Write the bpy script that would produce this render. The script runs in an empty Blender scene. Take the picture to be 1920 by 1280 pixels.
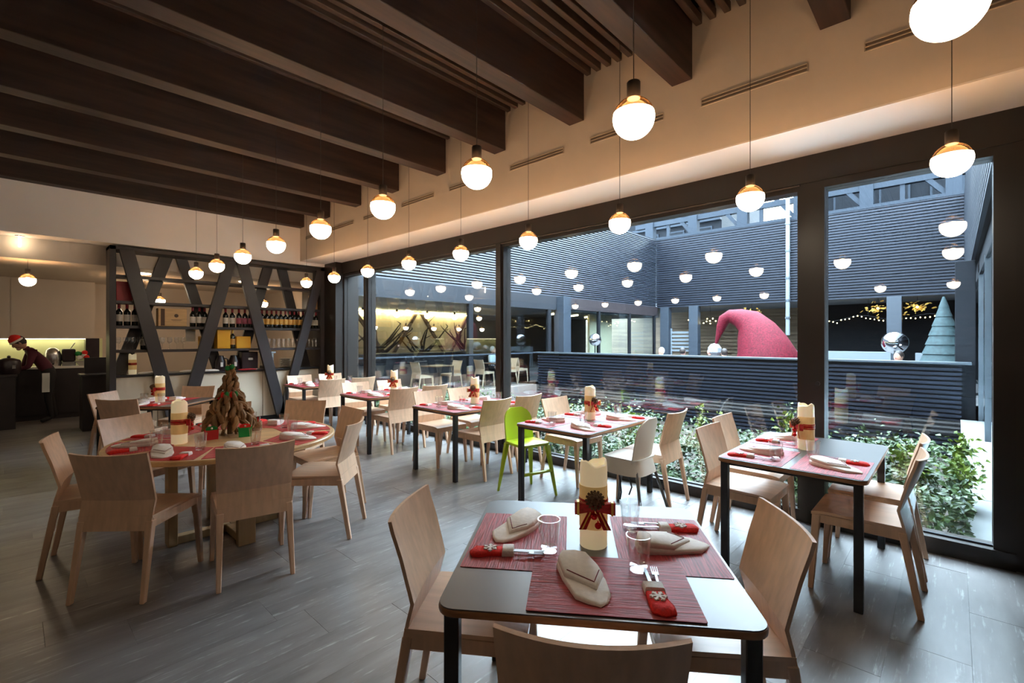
import bpy, bmesh, math, random
from mathutils import Vector, Matrix
from mathutils.bvhtree import BVHTree
random.seed(7)
S = bpy.context.scene
COL = S.collection
PI = math.pi
R = math.radians

# ------------------------------------------------------------------ camera
cam_d = bpy.data.cameras.new('camera'); cam = bpy.data.objects.new('camera', cam_d); COL.objects.link(cam)
cam.location = (0, 0, 1.55); cam.rotation_euler = (PI/2, 0, -R(46.8))
cam_d.sensor_width = 36; cam_d.lens = 36*883/1920; cam_d.shift_y = -5/1920; cam_d.clip_start = .05; cam_d.clip_end = 400
S.camera = cam
# ------------------------------------------------------------------ world and exposure
W = bpy.data.worlds.new('overcast_sky'); S.world = W; W.use_nodes = True
bg = W.node_tree.nodes['Background']; bg.inputs[0].default_value = (.71, .86, 1.0, 1); bg.inputs[1].default_value = 15
S.view_settings.view_transform = 'Standard'; S.view_settings.look = 'None'
S.view_settings.gamma = 1; S.view_settings.use_curve_mapping = False; S.view_settings.exposure = 1.28
LAMP = 10.5          # radiance of the frosted glass of the pendants
S.cycles.max_bounces = 6; S.cycles.diffuse_bounces = 3; S.cycles.glossy_bounces = 3; S.cycles.transparent_max_bounces = 16; S.cycles.sample_clamp_indirect = 6
S.cycles.caustics_reflective = False; S.cycles.caustics_refractive = False; S.cycles.use_adaptive_sampling = True; S.cycles.adaptive_threshold = .09; S.cycles.adaptive_min_samples = 20

# ------------------------------------------------------------------ materials
MATS = {}
def nodes(name):
    m = bpy.data.materials.new(name); m.use_nodes = True; MATS[name] = m
    nt = m.node_tree; return m, nt, nt.nodes['Principled BSDF']
def mat(name, col, rough=.5, metal=0, spec=.5, var=0, scale=(8, 8, 8), bump=0, coat=0, detail=4, rnd=0, col2=None, sss=0, glow=0):
    m, nt, p = nodes(name)
    p.inputs['Base Color'].default_value = (*col, 1); p.inputs['Roughness'].default_value = rough
    p.inputs['Metallic'].default_value = metal; p.inputs['Specular IOR Level'].default_value = spec
    p.inputs['Coat Weight'].default_value = coat
    if glow: p.inputs['Emission Color'].default_value = (col[0], col[1]*.86, col[2]*.62, 1); p.inputs['Emission Strength'].default_value = glow   # lit from inside by its LED
    if sss: p.inputs['Subsurface Weight'].default_value = sss; p.inputs['Subsurface Radius'].default_value = (.03, .02, .01)
    if var or bump or rnd or col2:
        L = nt.links.new; N = nt.nodes.new
        tc = N('ShaderNodeTexCoord'); mp = N('ShaderNodeMapping'); mp.inputs['Scale'].default_value = scale
        oi = N('ShaderNodeObjectInfo'); add = N('ShaderNodeVectorMath'); add.operation = 'ADD'
        mul = N('ShaderNodeMath'); mul.operation = 'MULTIPLY'; mul.inputs[1].default_value = 37.
        L(oi.outputs['Random'], mul.inputs[0]); L(tc.outputs['Object'], mp.inputs[0]); L(mp.outputs[0], add.inputs[0]); L(mul.outputs[0], add.inputs[1])
        no = N('ShaderNodeTexNoise'); no.inputs['Scale'].default_value = 1; no.inputs['Detail'].default_value = detail; L(add.outputs[0], no.inputs['Vector'])
        r = N('ShaderNodeValToRGB'); L(no.outputs[0], r.inputs[0])
        c2 = col2 or tuple(min(1, c*(1+var)) for c in col); c1 = tuple(c*(1-var) for c in col)
        r.color_ramp.elements[0].position = .32; r.color_ramp.elements[1].position = .70
        r.color_ramp.elements[0].color = (*c1, 1); r.color_ramp.elements[1].color = (*c2, 1)
        out = r.outputs[0]
        if rnd:
            hs = N('ShaderNodeHueSaturation'); mr = N('ShaderNodeMapRange'); mr.inputs['To Min'].default_value = 1-rnd; mr.inputs['To Max'].default_value = 1+rnd
            L(oi.outputs['Random'], mr.inputs['Value']); L(mr.outputs[0], hs.inputs['Value']); L(out, hs.inputs['Color']); out = hs.outputs[0]
        L(out, p.inputs['Base Color'])
        if bump:
            b = N('ShaderNodeBump'); b.inputs['Strength'].default_value = bump; b.inputs['Distance'].default_value = .01
            L(no.outputs[0], b.inputs['Height']); L(b.outputs[0], p.inputs['Normal'])
    return m
def emit(name, col, s):
    m, nt, p = nodes(name); p.inputs['Base Color'].default_value = (*col, 1); p.inputs['Roughness'].default_value = .5
    p.inputs['Emission Color'].default_value = (*col, 1); p.inputs['Emission Strength'].default_value = s; return m
def glass(name, tint=(1, 1, 1), ior=1.5, refl=(1, 1, 1), base=0.0, rough=0.0):
    m = bpy.data.materials.new(name); m.use_nodes = True; MATS[name] = m; nt = m.node_tree; nt.nodes.clear(); N = nt.nodes.new; L = nt.links.new
    o = N('ShaderNodeOutputMaterial'); mx = N('ShaderNodeMixShader'); t = N('ShaderNodeBsdfTransparent'); g = N('ShaderNodeBsdfGlossy'); f = N('ShaderNodeLayerWeight'); f.inputs['Blend'].default_value = .5; f0 = ((ior-1)/(ior+1))**2
    pw = N('ShaderNodeMath'); pw.operation = 'POWER'; pw.inputs[1].default_value = 5.0; L(f.outputs['Facing'], pw.inputs[0])
    t.inputs[0].default_value = (*tint, 1); g.inputs[0].default_value = (*refl, 1); g.inputs['Roughness'].default_value = rough
    a = N('ShaderNodeMath'); a.operation = 'MULTIPLY_ADD'; a.use_clamp = True; a.inputs[1].default_value = 1-f0; a.inputs[2].default_value = f0+base
    L(pw.outputs[0], a.inputs[0]); L(a.outputs[0], mx.inputs[0]); L(t.outputs[0], mx.inputs[1]); L(g.outputs[0], mx.inputs[2]); L(mx.outputs[0], o.inputs[0]); return m

mat('plaster', (.66, .55, .45), .85, var=.03, scale=(2, 2, 2))
mat('white_and_lit_plaster', (.80, .72, .66), .8, var=.02, scale=(2, 2, 2))  # white walls; also stands for lamplight on the window soffit
mat('bar_plaster', (.62, .52, .43), .85, var=.03, scale=(2, 2, 2))
mat('beam_wood', (.036, .017, .012), .6, var=.45, scale=(1.2, 22, 14), bump=.15, rnd=.12)
mat('ceiling_slat_wood', (.075, .043, .030), .6, var=.3, scale=(1.5, 20, 20))
mat('unseen_wall_dark', (.16, .10, .07), .6, var=.2, scale=(2, 2, 9))  # made-up finish of the unseen walls, kept dark to lessen ambient fill
mat('dark_void', (.008, .006, .006), .9)
mat('bronze_frame', (.018, .011, .008), .42, var=.15, scale=(3, 3, .6))
mat('track_metal', (.10, .08, .07), .35)
glass('window_glass', (.90, .94, .95), 1.75)
glass('facade_glass', (.80, .86, .88), 1.6)
glass('tumbler_glass', (.97, .975, .975), 1.5, base=.06)
glass('lamp_clear_glass', (.80, .62, .44), 1.30, (1, .78, .52))
mat('beech', (.72, .465, .305), .42, var=.10, scale=(30, 30, 2.2), rnd=.05)
mat('beech_seat', (.72, .465, .305), .34, var=.10, scale=(26, 2.2, 26), rnd=.05)
mat('oak_top', (.68, .43, .20), .35, var=.16, scale=(3, 26, 26))
mat('oak_leg', (.56, .38, .20), .45, var=.12, scale=(20, 20, 2))
mat('laminate', (.060, .054, .052), .34, spec=.9, var=.1, scale=(4, 4, 4))
mat('table_edge', (.30, .14, .06), .4, var=.2, scale=(14, 14, 40))
mat('black_steel', (.018, .018, .022), .38)
mat('placemat_red', (.38, .038, .046), .52, spec=.45, var=.45, scale=(9, 150, 9), bump=.35, detail=3)
mat('placemat_bright', (.52, .024, .032), .5, var=.35, scale=(9, 150, 9), bump=.35, detail=3)
mat('napkin_cloth', (.93, .87, .82), .8, var=.05, scale=(60, 60, 60), bump=.1)
mat('burgundy_thread', (.20, .02, .04), .8)
mat('red_felt', (.78, .022, .016), .85, var=.15, scale=(120, 120, 120), bump=.2)
mat('white_felt', (.80, .76, .72), .9, var=.06, scale=(90, 90, 90), bump=.2)
mat('steel', (.30, .30, .31), .38, metal=1)
mat('wax', (.92, .84, .68), .42, sss=.6, glow=.13)
mat('wrap_paper', (.82, .58, .27), .5, var=.12, scale=(14, 14, 5), glow=.07)
mat('ribbon_red', (.58, .016, .020), .45, var=.3, scale=(60, 60, 60))
mat('gold_thread', (.72, .48, .12), .35, metal=.7)
mat('cone_brown', (.15, .08, .04), .7, var=.4, scale=(80, 80, 80))
mat('bell_red', (.75, .01, .015), .12, metal=.5)
mat('lime_plastic', (.47, .62, .015), .32)
mat('white_plastic', (.82, .76, .68), .35)
mat('grey_tube', (.22, .22, .22), .3, metal=.8)
mat('lamp_socket', (.035, .028, .025), .45)
mat('cable', (.05, .04, .035), .6)
emit('lamp_frost', (1.0, .82, .60), LAMP)
emit('lamp_bulb', (1.0, .84, .60), LAMP*3.2)
emit('led_strip', (1.0, .92, .60), 6)
emit('cove_light', (1.0, .76, .36), 26)
emit('tube_glow', (1.0, .80, .45), 7)
emit('fairy_bulb', (1.0, .72, .30), 14)
emit('down_light', (1.0, .85, .6), 16)
mat('shelf_board', (.040, .032, .033), .45, var=.1, scale=(3, 3, 3))
mat('cream_door', (.80, .68, .53), .45)
mat('wall_cabinet', (.64, .54, .45), .6, var=.03, scale=(2, 2, 2))
mat('backsplash', (.72, .74, .42), .35)
mat('worktop_dark', (.035, .035, .042), .3)
mat('bar_dark', (.022, .016, .018), .5, var=.2, scale=(4, 4, 4))
mat('bottle_glass', (.010, .012, .010), .1, spec=.7)
mat('bottle_label', (.70, .62, .54), .7, var=.08, scale=(40, 40, 40))
mat('amber_label', (.62, .33, .07), .6)
mat('rose_label', (.42, .10, .14), .6)
mat('foil_red', (.25, .02, .03), .3, metal=.4)
mat('crate_wood', (.62, .38, .17), .6, var=.15, scale=(3, 40, 40))
mat('ink', (.10, .06, .04), .8)
mat('yellow_box', (.85, .42, .012), .45)
mat('red_box', (.33, .012, .016), .5)
mat('appliance_dark', (.028, .016, .020), .3, var=.2, scale=(9, 9, 9))
mat('appliance_steel', (.55, .55, .56), .25, metal=.9)
mat('china', (.78, .74, .68), .25)
mat('paper', (.80, .77, .72), .8)
mat('driftwood', (.30, .17, .075), .75, var=.35, scale=(30, 30, 6), bump=.4, rnd=.25)
mat('felt_green', (.012, .22, .045), .85)
mat('card_green', (.010, .33, .075), .7)
mat('card_red', (.55, .018, .022), .7)
mat('cork', (.38, .22, .12), .9, var=.35, scale=(90, 90, 90))
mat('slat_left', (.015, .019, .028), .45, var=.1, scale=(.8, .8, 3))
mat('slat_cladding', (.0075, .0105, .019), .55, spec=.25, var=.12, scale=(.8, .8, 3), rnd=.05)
mat('slat_backing', (.012, .013, .017), .9)
mat('concrete', (.22, .235, .24), .7, var=.10, scale=(1.5, 1.5, 1.5))
mat('blue_column', (.018, .026, .038), .5)
mat('rail_metal', (.06, .072, .085), .35, metal=.3)
mat('facade_dark', (.012, .013, .016), .8, spec=.1)
mat('facade_panel', (.020, .022, .027), .35)
mat('terrace_floor', (.06, .06, .063), .6, var=.1, scale=(1, 1, 1))
mat('soil', (.035, .027, .020), .95, var=.4, scale=(20, 20, 20))
mat('leaf', (.014, .045, .014), .42, spec=.3, var=.5, scale=(5, 5, 5), col2=(.07, .13, .03))
mat('leaf_light', (.04, .10, .014), .45, spec=.25, var=.5, scale=(7, 7, 7), col2=(.26, .34, .04))
mat('stem', (.12, .09, .05), .8)
mat('wing_wall', (.70, .56, .36), .8)
mat('wing_ceiling', (.16, .17, .18), .8)
mat('wing_floor', (.16, .14, .13), .4)
mat('wing_board', (.10, .06, .035), .6)
mat('trunk_dark', (.055, .035, .028), .8, var=.4, scale=(12, 12, 3))
mat('hat_red', (.095, .004, .012), .7, spec=.2, var=.5, scale=(26, 26, 26), bump=.3)
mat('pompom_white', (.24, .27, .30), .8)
mat('mirror_ball', (.8, .8, .82), .06, metal=1)
mat('louvre_brown', (.14, .10, .06), .6, var=.3, scale=(1, .5, 8))
mat('gold_deco', (.80, .50, .12), .4, metal=.4)
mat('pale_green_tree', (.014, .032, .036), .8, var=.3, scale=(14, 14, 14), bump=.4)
mat('pergola', (.017, .022, .030), .7, spec=.12)
mat('building_blue', (.003, .0042, .0065), .7, spec=.12)
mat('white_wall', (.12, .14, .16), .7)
mat('skin', (.55, .30, .21), .55)
mat('shirt_burgundy', (.080, .008, .022), .8)
mat('trousers_black', (.010, .008, .010), .8)
mat('hair_dark', (.020, .012, .010), .6)
mat('hair_grey', (.45, .43, .42), .7)
mat('coat_blue', (.05, .09, .20), .8)
mat('coat_white', (.70, .74, .78), .8)
mat('apron_white', (.62, .62, .60), .8)
mat('vent_metal', (.50, .40, .31), .5)
mat('vent_dark', (.25, .18, .13), .7)
# floor: dark stone-look planks with pale streaks running along the plank
def floor_mat():
    m, nt, p = nodes('stone_plank'); N = nt.nodes.new; L = nt.links.new
    tc = N('ShaderNodeTexCoord'); oi = N('ShaderNodeObjectInfo'); mul = N('ShaderNodeMath'); mul.operation = 'MULTIPLY'; mul.inputs[1].default_value = 53.
    L(oi.outputs['Random'], mul.inputs[0])
    def noise(scale, detail, rough=.55):
        mp = N('ShaderNodeMapping'); mp.inputs['Scale'].default_value = scale; L(tc.outputs['Object'], mp.inputs[0])
        ad = N('ShaderNodeVectorMath'); ad.operation = 'ADD'; L(mp.outputs[0], ad.inputs[0]); L(mul.outputs[0], ad.inputs[1])
        n = N('ShaderNodeTexNoise'); n.inputs['Scale'].default_value = 1; n.inputs['Detail'].default_value = detail; n.inputs['Roughness'].default_value = rough
        L(ad.outputs[0], n.inputs['Vector']); return n
    n1 = noise((1.6, 7, 1), 6); n2 = noise((3.0, 42, 1), 5, .65); n3 = noise((14, 26, 1), 4)
    r1 = N('ShaderNodeValToRGB'); r1.color_ramp.elements[0].position = .3; r1.color_ramp.elements[1].position = .75
    r1.color_ramp.elements[0].color = (.100, .090, .087, 1); r1.color_ramp.elements[1].color = (.24, .222, .216, 1); L(n1.outputs[0], r1.inputs[0])
    r2 = N('ShaderNodeValToRGB'); r2.color_ramp.elements[0].position = .56; r2.color_ramp.elements[1].position = .70
    r2.color_ramp.elements[0].color = (0, 0, 0, 1); r2.color_ramp.elements[1].color = (.85, .85, .85, 1); L(n2.outputs[0], r2.inputs[0])
    r3 = N('ShaderNodeValToRGB'); r3.color_ramp.elements[0].position = .42; r3.color_ramp.elements[1].position = .62; L(n3.outputs[0], r3.inputs[0])
    mm = N('ShaderNodeMath'); mm.operation = 'MULTIPLY'; L(r2.outputs[0], mm.inputs[0]); L(r3.outputs[0], mm.inputs[1])
    mx = N('ShaderNodeMixRGB'); mx.inputs[2].default_value = (.50, .50, .50, 1); L(mm.outputs[0], mx.inputs[0]); L(r1.outputs[0], mx.inputs[1])
    hs = N('ShaderNodeHueSaturation'); mr = N('ShaderNodeMapRange'); mr.inputs['To Min'].default_value = .88; mr.inputs['To Max'].default_value = 1.14
    L(oi.outputs['Random'], mr.inputs['Value']); L(mr.outputs[0], hs.inputs['Value']); L(mx.outputs[0], hs.inputs['Color']); L(hs.outputs[0], p.inputs['Base Color'])
    p.inputs['Roughness'].default_value = .32; p.inputs['Specular IOR Level'].default_value = .95
    b = N('ShaderNodeBump'); b.inputs['Strength'].default_value = .12; b.inputs['Distance'].default_value = .004; L(n2.outputs[0], b.inputs['Height']); L(b.outputs[0], p.inputs['Normal'])
floor_mat()

# ------------------------------------------------------------------ geometry helpers
class MB:
    def __init__(s): s.v = []; s.f = []
    def add(s, vs, fs, M=None):
        o = len(s.v); s.v += [tuple((M @ Vector(p)) if M else p) for p in vs]; s.f += [tuple(i+o for i in f) for f in fs]; return s
    def hexa(s, p, M=None):
        return s.add(p, [(0, 3, 2, 1), (4, 5, 6, 7), (0, 1, 5, 4), (1, 2, 6, 5), (2, 3, 7, 6), (3, 0, 4, 7)], M)
    def box(s, x0, x1, y0, y1, z0, z1, M=None):
        return s.hexa([(x0, y0, z0), (x1, y0, z0), (x1, y1, z0), (x0, y1, z0), (x0, y0, z1), (x1, y0, z1), (x1, y1, z1), (x0, y1, z1)], M)
    def taper(s, p0, s0, p1, s1, M=None):      # square section at p0 (sx,sy) to p1
        (x, y, z), (a, b) = p0, (s0[0]/2, s0[1]/2); (X, Y, Z), (A, B) = p1, (s1[0]/2, s1[1]/2)
        return s.hexa([(x-a, y-b, z), (x+a, y-b, z), (x+a, y+b, z), (x-a, y+b, z), (X-A, Y-B, Z), (X+A, Y-B, Z), (X+A, Y+B, Z), (X-A, Y+B, Z)], M)
    def tube(s, path, rad, n=8, cap=True, M=None):
        path = [Vector(p) for p in path]; k = len(path); rad = rad if isinstance(rad, (list, tuple)) else [rad]*k
        vs = []; up = None
        for i, p in enumerate(path):
            t = (path[min(i+1, k-1)]-path[max(i-1, 0)]).normalized()
            if up is None: up = t.orthogonal().normalized()
            up = (up - t*up.dot(t)).normalized(); w = t.cross(up)
            vs += [tuple(p + (up*math.cos(2*PI*j/n)+w*math.sin(2*PI*j/n))*rad[i]) for j in range(n)]
        fs = [(i*n+j, i*n+(j+1) % n, (i+1)*n+(j+1) % n, (i+1)*n+j) for i in range(k-1) for j in range(n)]
        if cap: fs += [tuple(range(n-1, -1, -1)), tuple((k-1)*n+j for j in range(n))]
        return s.add(vs, fs, M)
    def lathe(s, prof, n=20, M=None, cap=True):
        vs = [(r*math.cos(2*PI*j/n), r*math.sin(2*PI*j/n), z) for r, z in prof for j in range(n)]; k = len(prof)
        fs = [(i*n+j, i*n+(j+1) % n, (i+1)*n+(j+1) % n, (i+1)*n+j) for i in range(k-1) for j in range(n)]
        if cap: fs += [tuple(range(n-1, -1, -1)), tuple((k-1)*n+j for j in range(n))]
        return s.add(vs, fs, M)
    def prism(s, poly, z0, z1, M=None):
        n = len(poly); vs = [(x, y, z0) for x, y in poly]+[(x, y, z1) for x, y in poly]
        return s.add(vs, [tuple(range(n-1, -1, -1)), tuple(range(n, 2*n))]+[(i, (i+1) % n, n+(i+1) % n, n+i) for i in range(n)], M)
    def puffy(s, poly, h, M=None, rings=((1, 0), (1.03, .3), (.9, .75), (.55, 1.0))):
        n = len(poly); cx = sum(p[0] for p in poly)/n; cy = sum(p[1] for p in poly)/n; vs = []
        for sc, z in rings: vs += [(cx+(x-cx)*sc, cy+(y-cy)*sc, z*h) for x, y in poly]
        k = len(rings); fs = [(i*n+j, i*n+(j+1) % n, (i+1)*n+(j+1) % n, (i+1)*n+j) for i in range(k-1) for j in range(n)]
        vs.append((cx, cy, h*.96)); fs += [((k-1)*n+j, (k-1)*n+(j+1) % n, len(vs)-1) for j in range(n)]; fs.append(tuple(range(n-1, -1, -1)))
        return s.add(vs, fs, M)
    def ball(s, c, r, n=14, m=8, sc=(1, 1, 1)):
        prof = [(max(1e-4, math.sin(PI*i/m)), -math.cos(PI*i/m)) for i in range(m+1)]
        return s.lathe(prof, n, Matrix.Translation(c) @ Matrix.Diagonal((r*sc[0], r*sc[1], r*sc[2], 1)), cap=False)
    def sheet(s, fn, nu, nv, th, M=None):      # fn(u,v)-> (point, normal); closed thick sheet
        A = []; B = []
        for i in range(nu+1):
            for j in range(nv+1):
                p, nn = fn(i/nu, j/nv); A.append(tuple(Vector(p)+Vector(nn)*th/2)); B.append(tuple(Vector(p)-Vector(nn)*th/2))
        w = nv+1; o = len(A); fs = []
        for i in range(nu):
            for j in range(nv):
                a, b, c, d = i*w+j, (i+1)*w+j, (i+1)*w+j+1, i*w+j+1; fs += [(a, b, c, d), (o+d, o+c, o+b, o+a)]
        ed = [(i*w, (i+1)*w) for i in range(nu)]+[(nu*w+j, nu*w+j+1) for j in range(nv)]+[((i+1)*w+nv, i*w+nv) for i in range(nu-1, -1, -1)]+[(j+1, j) for j in range(nv-1, -1, -1)]
        fs += [(b, a, a+o, b+o) for a, b in ed]
        return s.add(A+B, fs, M)
    def mesh(s, name, smooth=None, bevel=0, seg=2, sub=0):
        me = bpy.data.meshes.new(name); me.from_pydata(s.v, [], s.f)
        bm = bmesh.new(); bm.from_mesh(me); bmesh.ops.recalc_face_normals(bm, faces=bm.faces)
        if bevel:
            es = [e for e in bm.edges if len(e.link_faces) == 2 and e.calc_face_angle(0) > .5]
            bmesh.ops.bevel(bm, geom=es, offset=bevel, segments=seg, affect='EDGES', profile=.5, clamp_overlap=True)
        bm.to_mesh(me); bm.free()
        if smooth is not None:
            me.polygons.foreach_set('use_smooth', [True]*len(me.polygons)); me.set_sharp_from_angle(angle=R(smooth))
        return me
ALT = {}
def B(*a): return MB().box(*a)
def obj(name, me, m=None, parent=None, loc=(0, 0, 0), rot=(0, 0, 0), label=None, kind=None):
    if isinstance(me, MB): me = me.mesh(name)
    if m and not me.materials: me.materials.append(MATS[m])
    elif m and me.materials[0] != MATS[m]:
        k = (me.name, m)
        if k not in ALT: c = me.copy(); c.materials.clear(); c.materials.append(MATS[m]); ALT[k] = c
        me = ALT[k]
    o = bpy.data.objects.new(name, me); COL.objects.link(o); o.location = loc; o.rotation_euler = rot
    if parent: o.parent = parent
    if label: o['label'] = label
    if kind: o['kind'] = kind
    return o
def tag(o, label, cat, group=None, kind=None):
    o['label'] = label; o['category'] = cat
    if group: o['group'] = group
    if kind: o['kind'] = kind
    return o
def thing(name, label, cat, loc=(0, 0, 0), rz=0, group=None):
    o = bpy.data.objects.new(name, None); COL.objects.link(o); o.location = loc; o.rotation_euler = (0, 0, rz); o.empty_display_size = .1
    return tag(o, label, cat, group)
def struct(name, me, m, parent=None, loc=(0, 0, 0), label=None):
    o = obj(name, me, m, parent, loc, label=label)
    if not parent: o['kind'] = 'structure'
    return o
def dup(o, loc, rz, label, group=None):
    r = o.copy(); COL.objects.link(r); r.location = loc; r.rotation_euler = (0, 0, rz); r['label'] = label
    if group: r['group'] = group
    for ch in o.children:
        c = ch.copy(); COL.objects.link(c); c.parent = r
        for g in ch.children: d = g.copy(); COL.objects.link(d); d.parent = c
    return r
ORD = ['first', 'second', 'third', 'fourth', 'fifth', 'sixth', 'seventh', 'eighth', 'ninth', 'tenth', 'eleventh', 'twelfth', 'thirteenth', 'fourteenth', 'fifteenth', 'sixteenth', 'seventeenth', 'eighteenth']

# ================================================================== THE ROOM
XW, XI, YB = 4.60, 3.95, 9.50
# floor: sub-floor with planks laid along the room's width (joints recessed)
fl = struct('floor', B(-8, 4.62, -6, 13.4, -.2, -.006), 'dark_void')
plank_m = {}
def plank(x0, x1, y0, y1):
    k = (round(x1-x0, 2), round(y1-y0, 2))
    if k not in plank_m:
        me = B(-k[0]/2, k[0]/2, -k[1]/2, k[1]/2, -.006, 0).mesh('plank', bevel=.0015, seg=1); me.materials.append(MATS['stone_plank']); plank_m[k] = me
    o = obj('plank', plank_m[k], None, fl, ((x0+x1)/2, (y0+y1)/2, 0)); return o
G = .0012; PW = .3085; row = 0
y = -.062-PW*3
far = MB()
while y < 13.3:
    off = [.604, .04, .92, .316, 1.13, .75][row % 6]
    x = -8+off-1.2
    while x < 4.6:
        a, b = max(x+G, -8), min(x+1.2-G, 4.60)
        if b-a > .03:
            if b > -.35 and y < 12.6 and (y > 1.2 or b > .9): plank(a, b, y+G, y+PW-G)
            else: far.box(a, b, y+G, y+PW-G, -.006, 0)
        x += 1.2
    y += PW; row += 1
y = -.062-PW*4
while y > -6:
    far.box(-8, 4.6, y+G, y+PW-G, -.006, 0); y -= PW
obj('plank_field', far.mesh('plank_field'), 'stone_plank', fl, kind='stuff')
struct('wall_left', B(-8.2, -8, -6, 13.4, 0, 4.6), 'unseen_wall_dark')
struct('wall_front', B(-8, 4.7, -6.2, -6, 0, 4.6), 'unseen_wall_dark')
struct('wall_right', B(XI, 4.9, -6, YB, 3.10, 6.4), 'plaster')
struct('trim_1', B(XI-.001, XW+.02, -6, YB, 3.088, 3.10), 'white_and_lit_plaster', label='soffit strip above the window header, coloured paler as lit by lamps')  # lamplight on the soffit is put into a paler colour than the wall
struct('wall_right_end', B(XW-.12, XW+.2, -6, -.345, 0, 3.09), 'bronze_frame')
struct('wall_back', B(-8, XI+.6, YB, YB+.15, 3.03, 4.6), 'white_and_lit_plaster')
cl = struct('ceiling', B(-8, XI, -6, YB, 4.33, 4.6), 'dark_void')
beam_me = B(-8-XI, 0, 0, .18, 0, .6).mesh('beam', bevel=.004, seg=1)
slat_me = B(-8-XI, 0, -.026, .026, 0, .075).mesh('ceiling_slat', bevel=.004, seg=1)
for i in range(-3, 9):
    y0 = .517+1.0985*i
    obj('beam', beam_me, 'beam_wood', cl, (XI, y0, 3.745))
    if i < 8 and i > -3:
        for k in range(8): obj('ceiling_slat', slat_me, 'ceiling_slat_wood', cl, (XI, y0+.18+.0574+k*.1148, 4.175))
# vents in the upper wall
vent_f = MB()
for z0, z1 in ((-.031, -.025), (-.003, .003), (.025, .031)): vent_f.box(-.008, .02, -.385, .385, z0, z1)
for y0 in (-.385, .379): vent_f.box(-.008, .02, y0, y0+.006, -.031, .031)
vent_me = vent_f.mesh('vent_frame')
slot_me = MB().box(-.0015, .02, -.379, .379, -.025, .025).mesh('vent_slot')
wr = bpy.data.objects['wall_right']
for i in range(-2, 9):
    yc = .517+1.0985*(i-1)+.18+.459
    v = obj('vent_frame', vent_me, 'vent_metal', wr, (XI, yc, 3.515)); obj('vent_slot', slot_me, 'vent_dark', v)

# window wall -------------------------------------------------------------
struct('trim_2', B(XW-.02, XW+.25, -.345, 9.0, 2.86, 3.088), 'bronze_frame', label='dark bronze header beam over the glazing')
t2 = bpy.data.objects['trim_2']
for k, (dx, dz) in enumerate(((.0, 2.852), (.03, 2.836))):
    obj('curtain_track', B(XW-.005+dx, XW+.012+dx, .96, 7.9, dz-.006, dz+.006), 'track_metal', t2)
def glazing(name, y0, y1, label, stile=.05, head=2.81, sill=.10, x0=XW, dep=.16):
    w = struct(name, B(x0, x0+dep, y0, y1, 0, sill), 'bronze_frame', label=label)
    obj('frame_head', B(x0+.02, x0+dep, y0, y1, head, 2.87), 'bronze_frame', w)
    for a in (y0, y1-stile): obj('frame_stile', B(x0+.02, x0+dep, a, a+stile, sill, head), 'bronze_frame', w)
    obj('glass_pane', B(x0+.085, x0+.095, y0+stile, y1-stile, sill, head), 'window_glass', w)
    obj('glazing_bead', B(x0+.07, x0+.085, y0+stile, y1-stile, sill, sill+.012), 'rail_metal', w)
    return w
glazing('window_1', 8.18, 9.02, 'narrow fixed window pane beside the shelf partition corner', .03)
glazing('window_2', 4.62, 8.09, 'wide window pane between the far posts', .03)
glazing('window_3', .95, 4.53, 'widest window pane in the middle of the glass wall', .03)
d1 = glazing('door_1', -.30, .885, 'tall glass door in a broad bronze frame at right', .105, 2.80, .115, XW-.03, .19)
obj('door_lock', MB().lathe([(.018, -.012), (.018, .0)], 12, Matrix.Translation((XW-.02, .825, 1.18)) @ Matrix.Rotation(PI/2, 4, 'Y')), 'black_steel', d1)
for n, (a, b, lab) in enumerate(((8.09, 8.18, 'second window post near the shelf partition'), (4.53, 4.62, 'window post in the middle of the glass wall'), (.885, .95, 'post beside the glass door'), (-.345, -.30, 'end post right of the glass door'))):
    struct('trim_%d' % (n+3), B(XW-.01, XW+.20, a, b, 0, 2.87), 'bronze_frame', label='dark bronze '+lab)
struct('wall_corner', B(4.45, 4.95, 9.02, 10.6, 0, 3.09), 'bronze_frame')
struct('wall_corner_upper', B(4.55, 4.95, 9.45, 13.6, 3.03, 6.4), 'plaster')
struct('wall_bar_right', B(4.62, 4.8, 10.6, 13.6, 0, 3.09), 'bar_plaster')

# bar zone at the back ----------------------------------------------------
struct('ceiling_bar_soffit', B(-8, 4.6, YB+.15, 9.9, 3.03, 3.2), 'white_and_lit_plaster')
struct('trim_7', B(-8, 4.6, 9.9, 9.95, 2.72, 3.03), 'bar_plaster', label='tan fascia above the bar opening')
struct('ceiling_bar', B(-8, 4.62, 9.95, 13.4, 2.72, 3.0), 'bar_plaster')
wb = struct('wall_back_bar', B(-8, 4.62, 13.35, 13.5, 0, 2.72), 'bar_plaster')
obj('backsplash', B(-6, 1.35, 13.33, 13.35, 1.0, 1.56), 'backsplash', wb)

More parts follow.
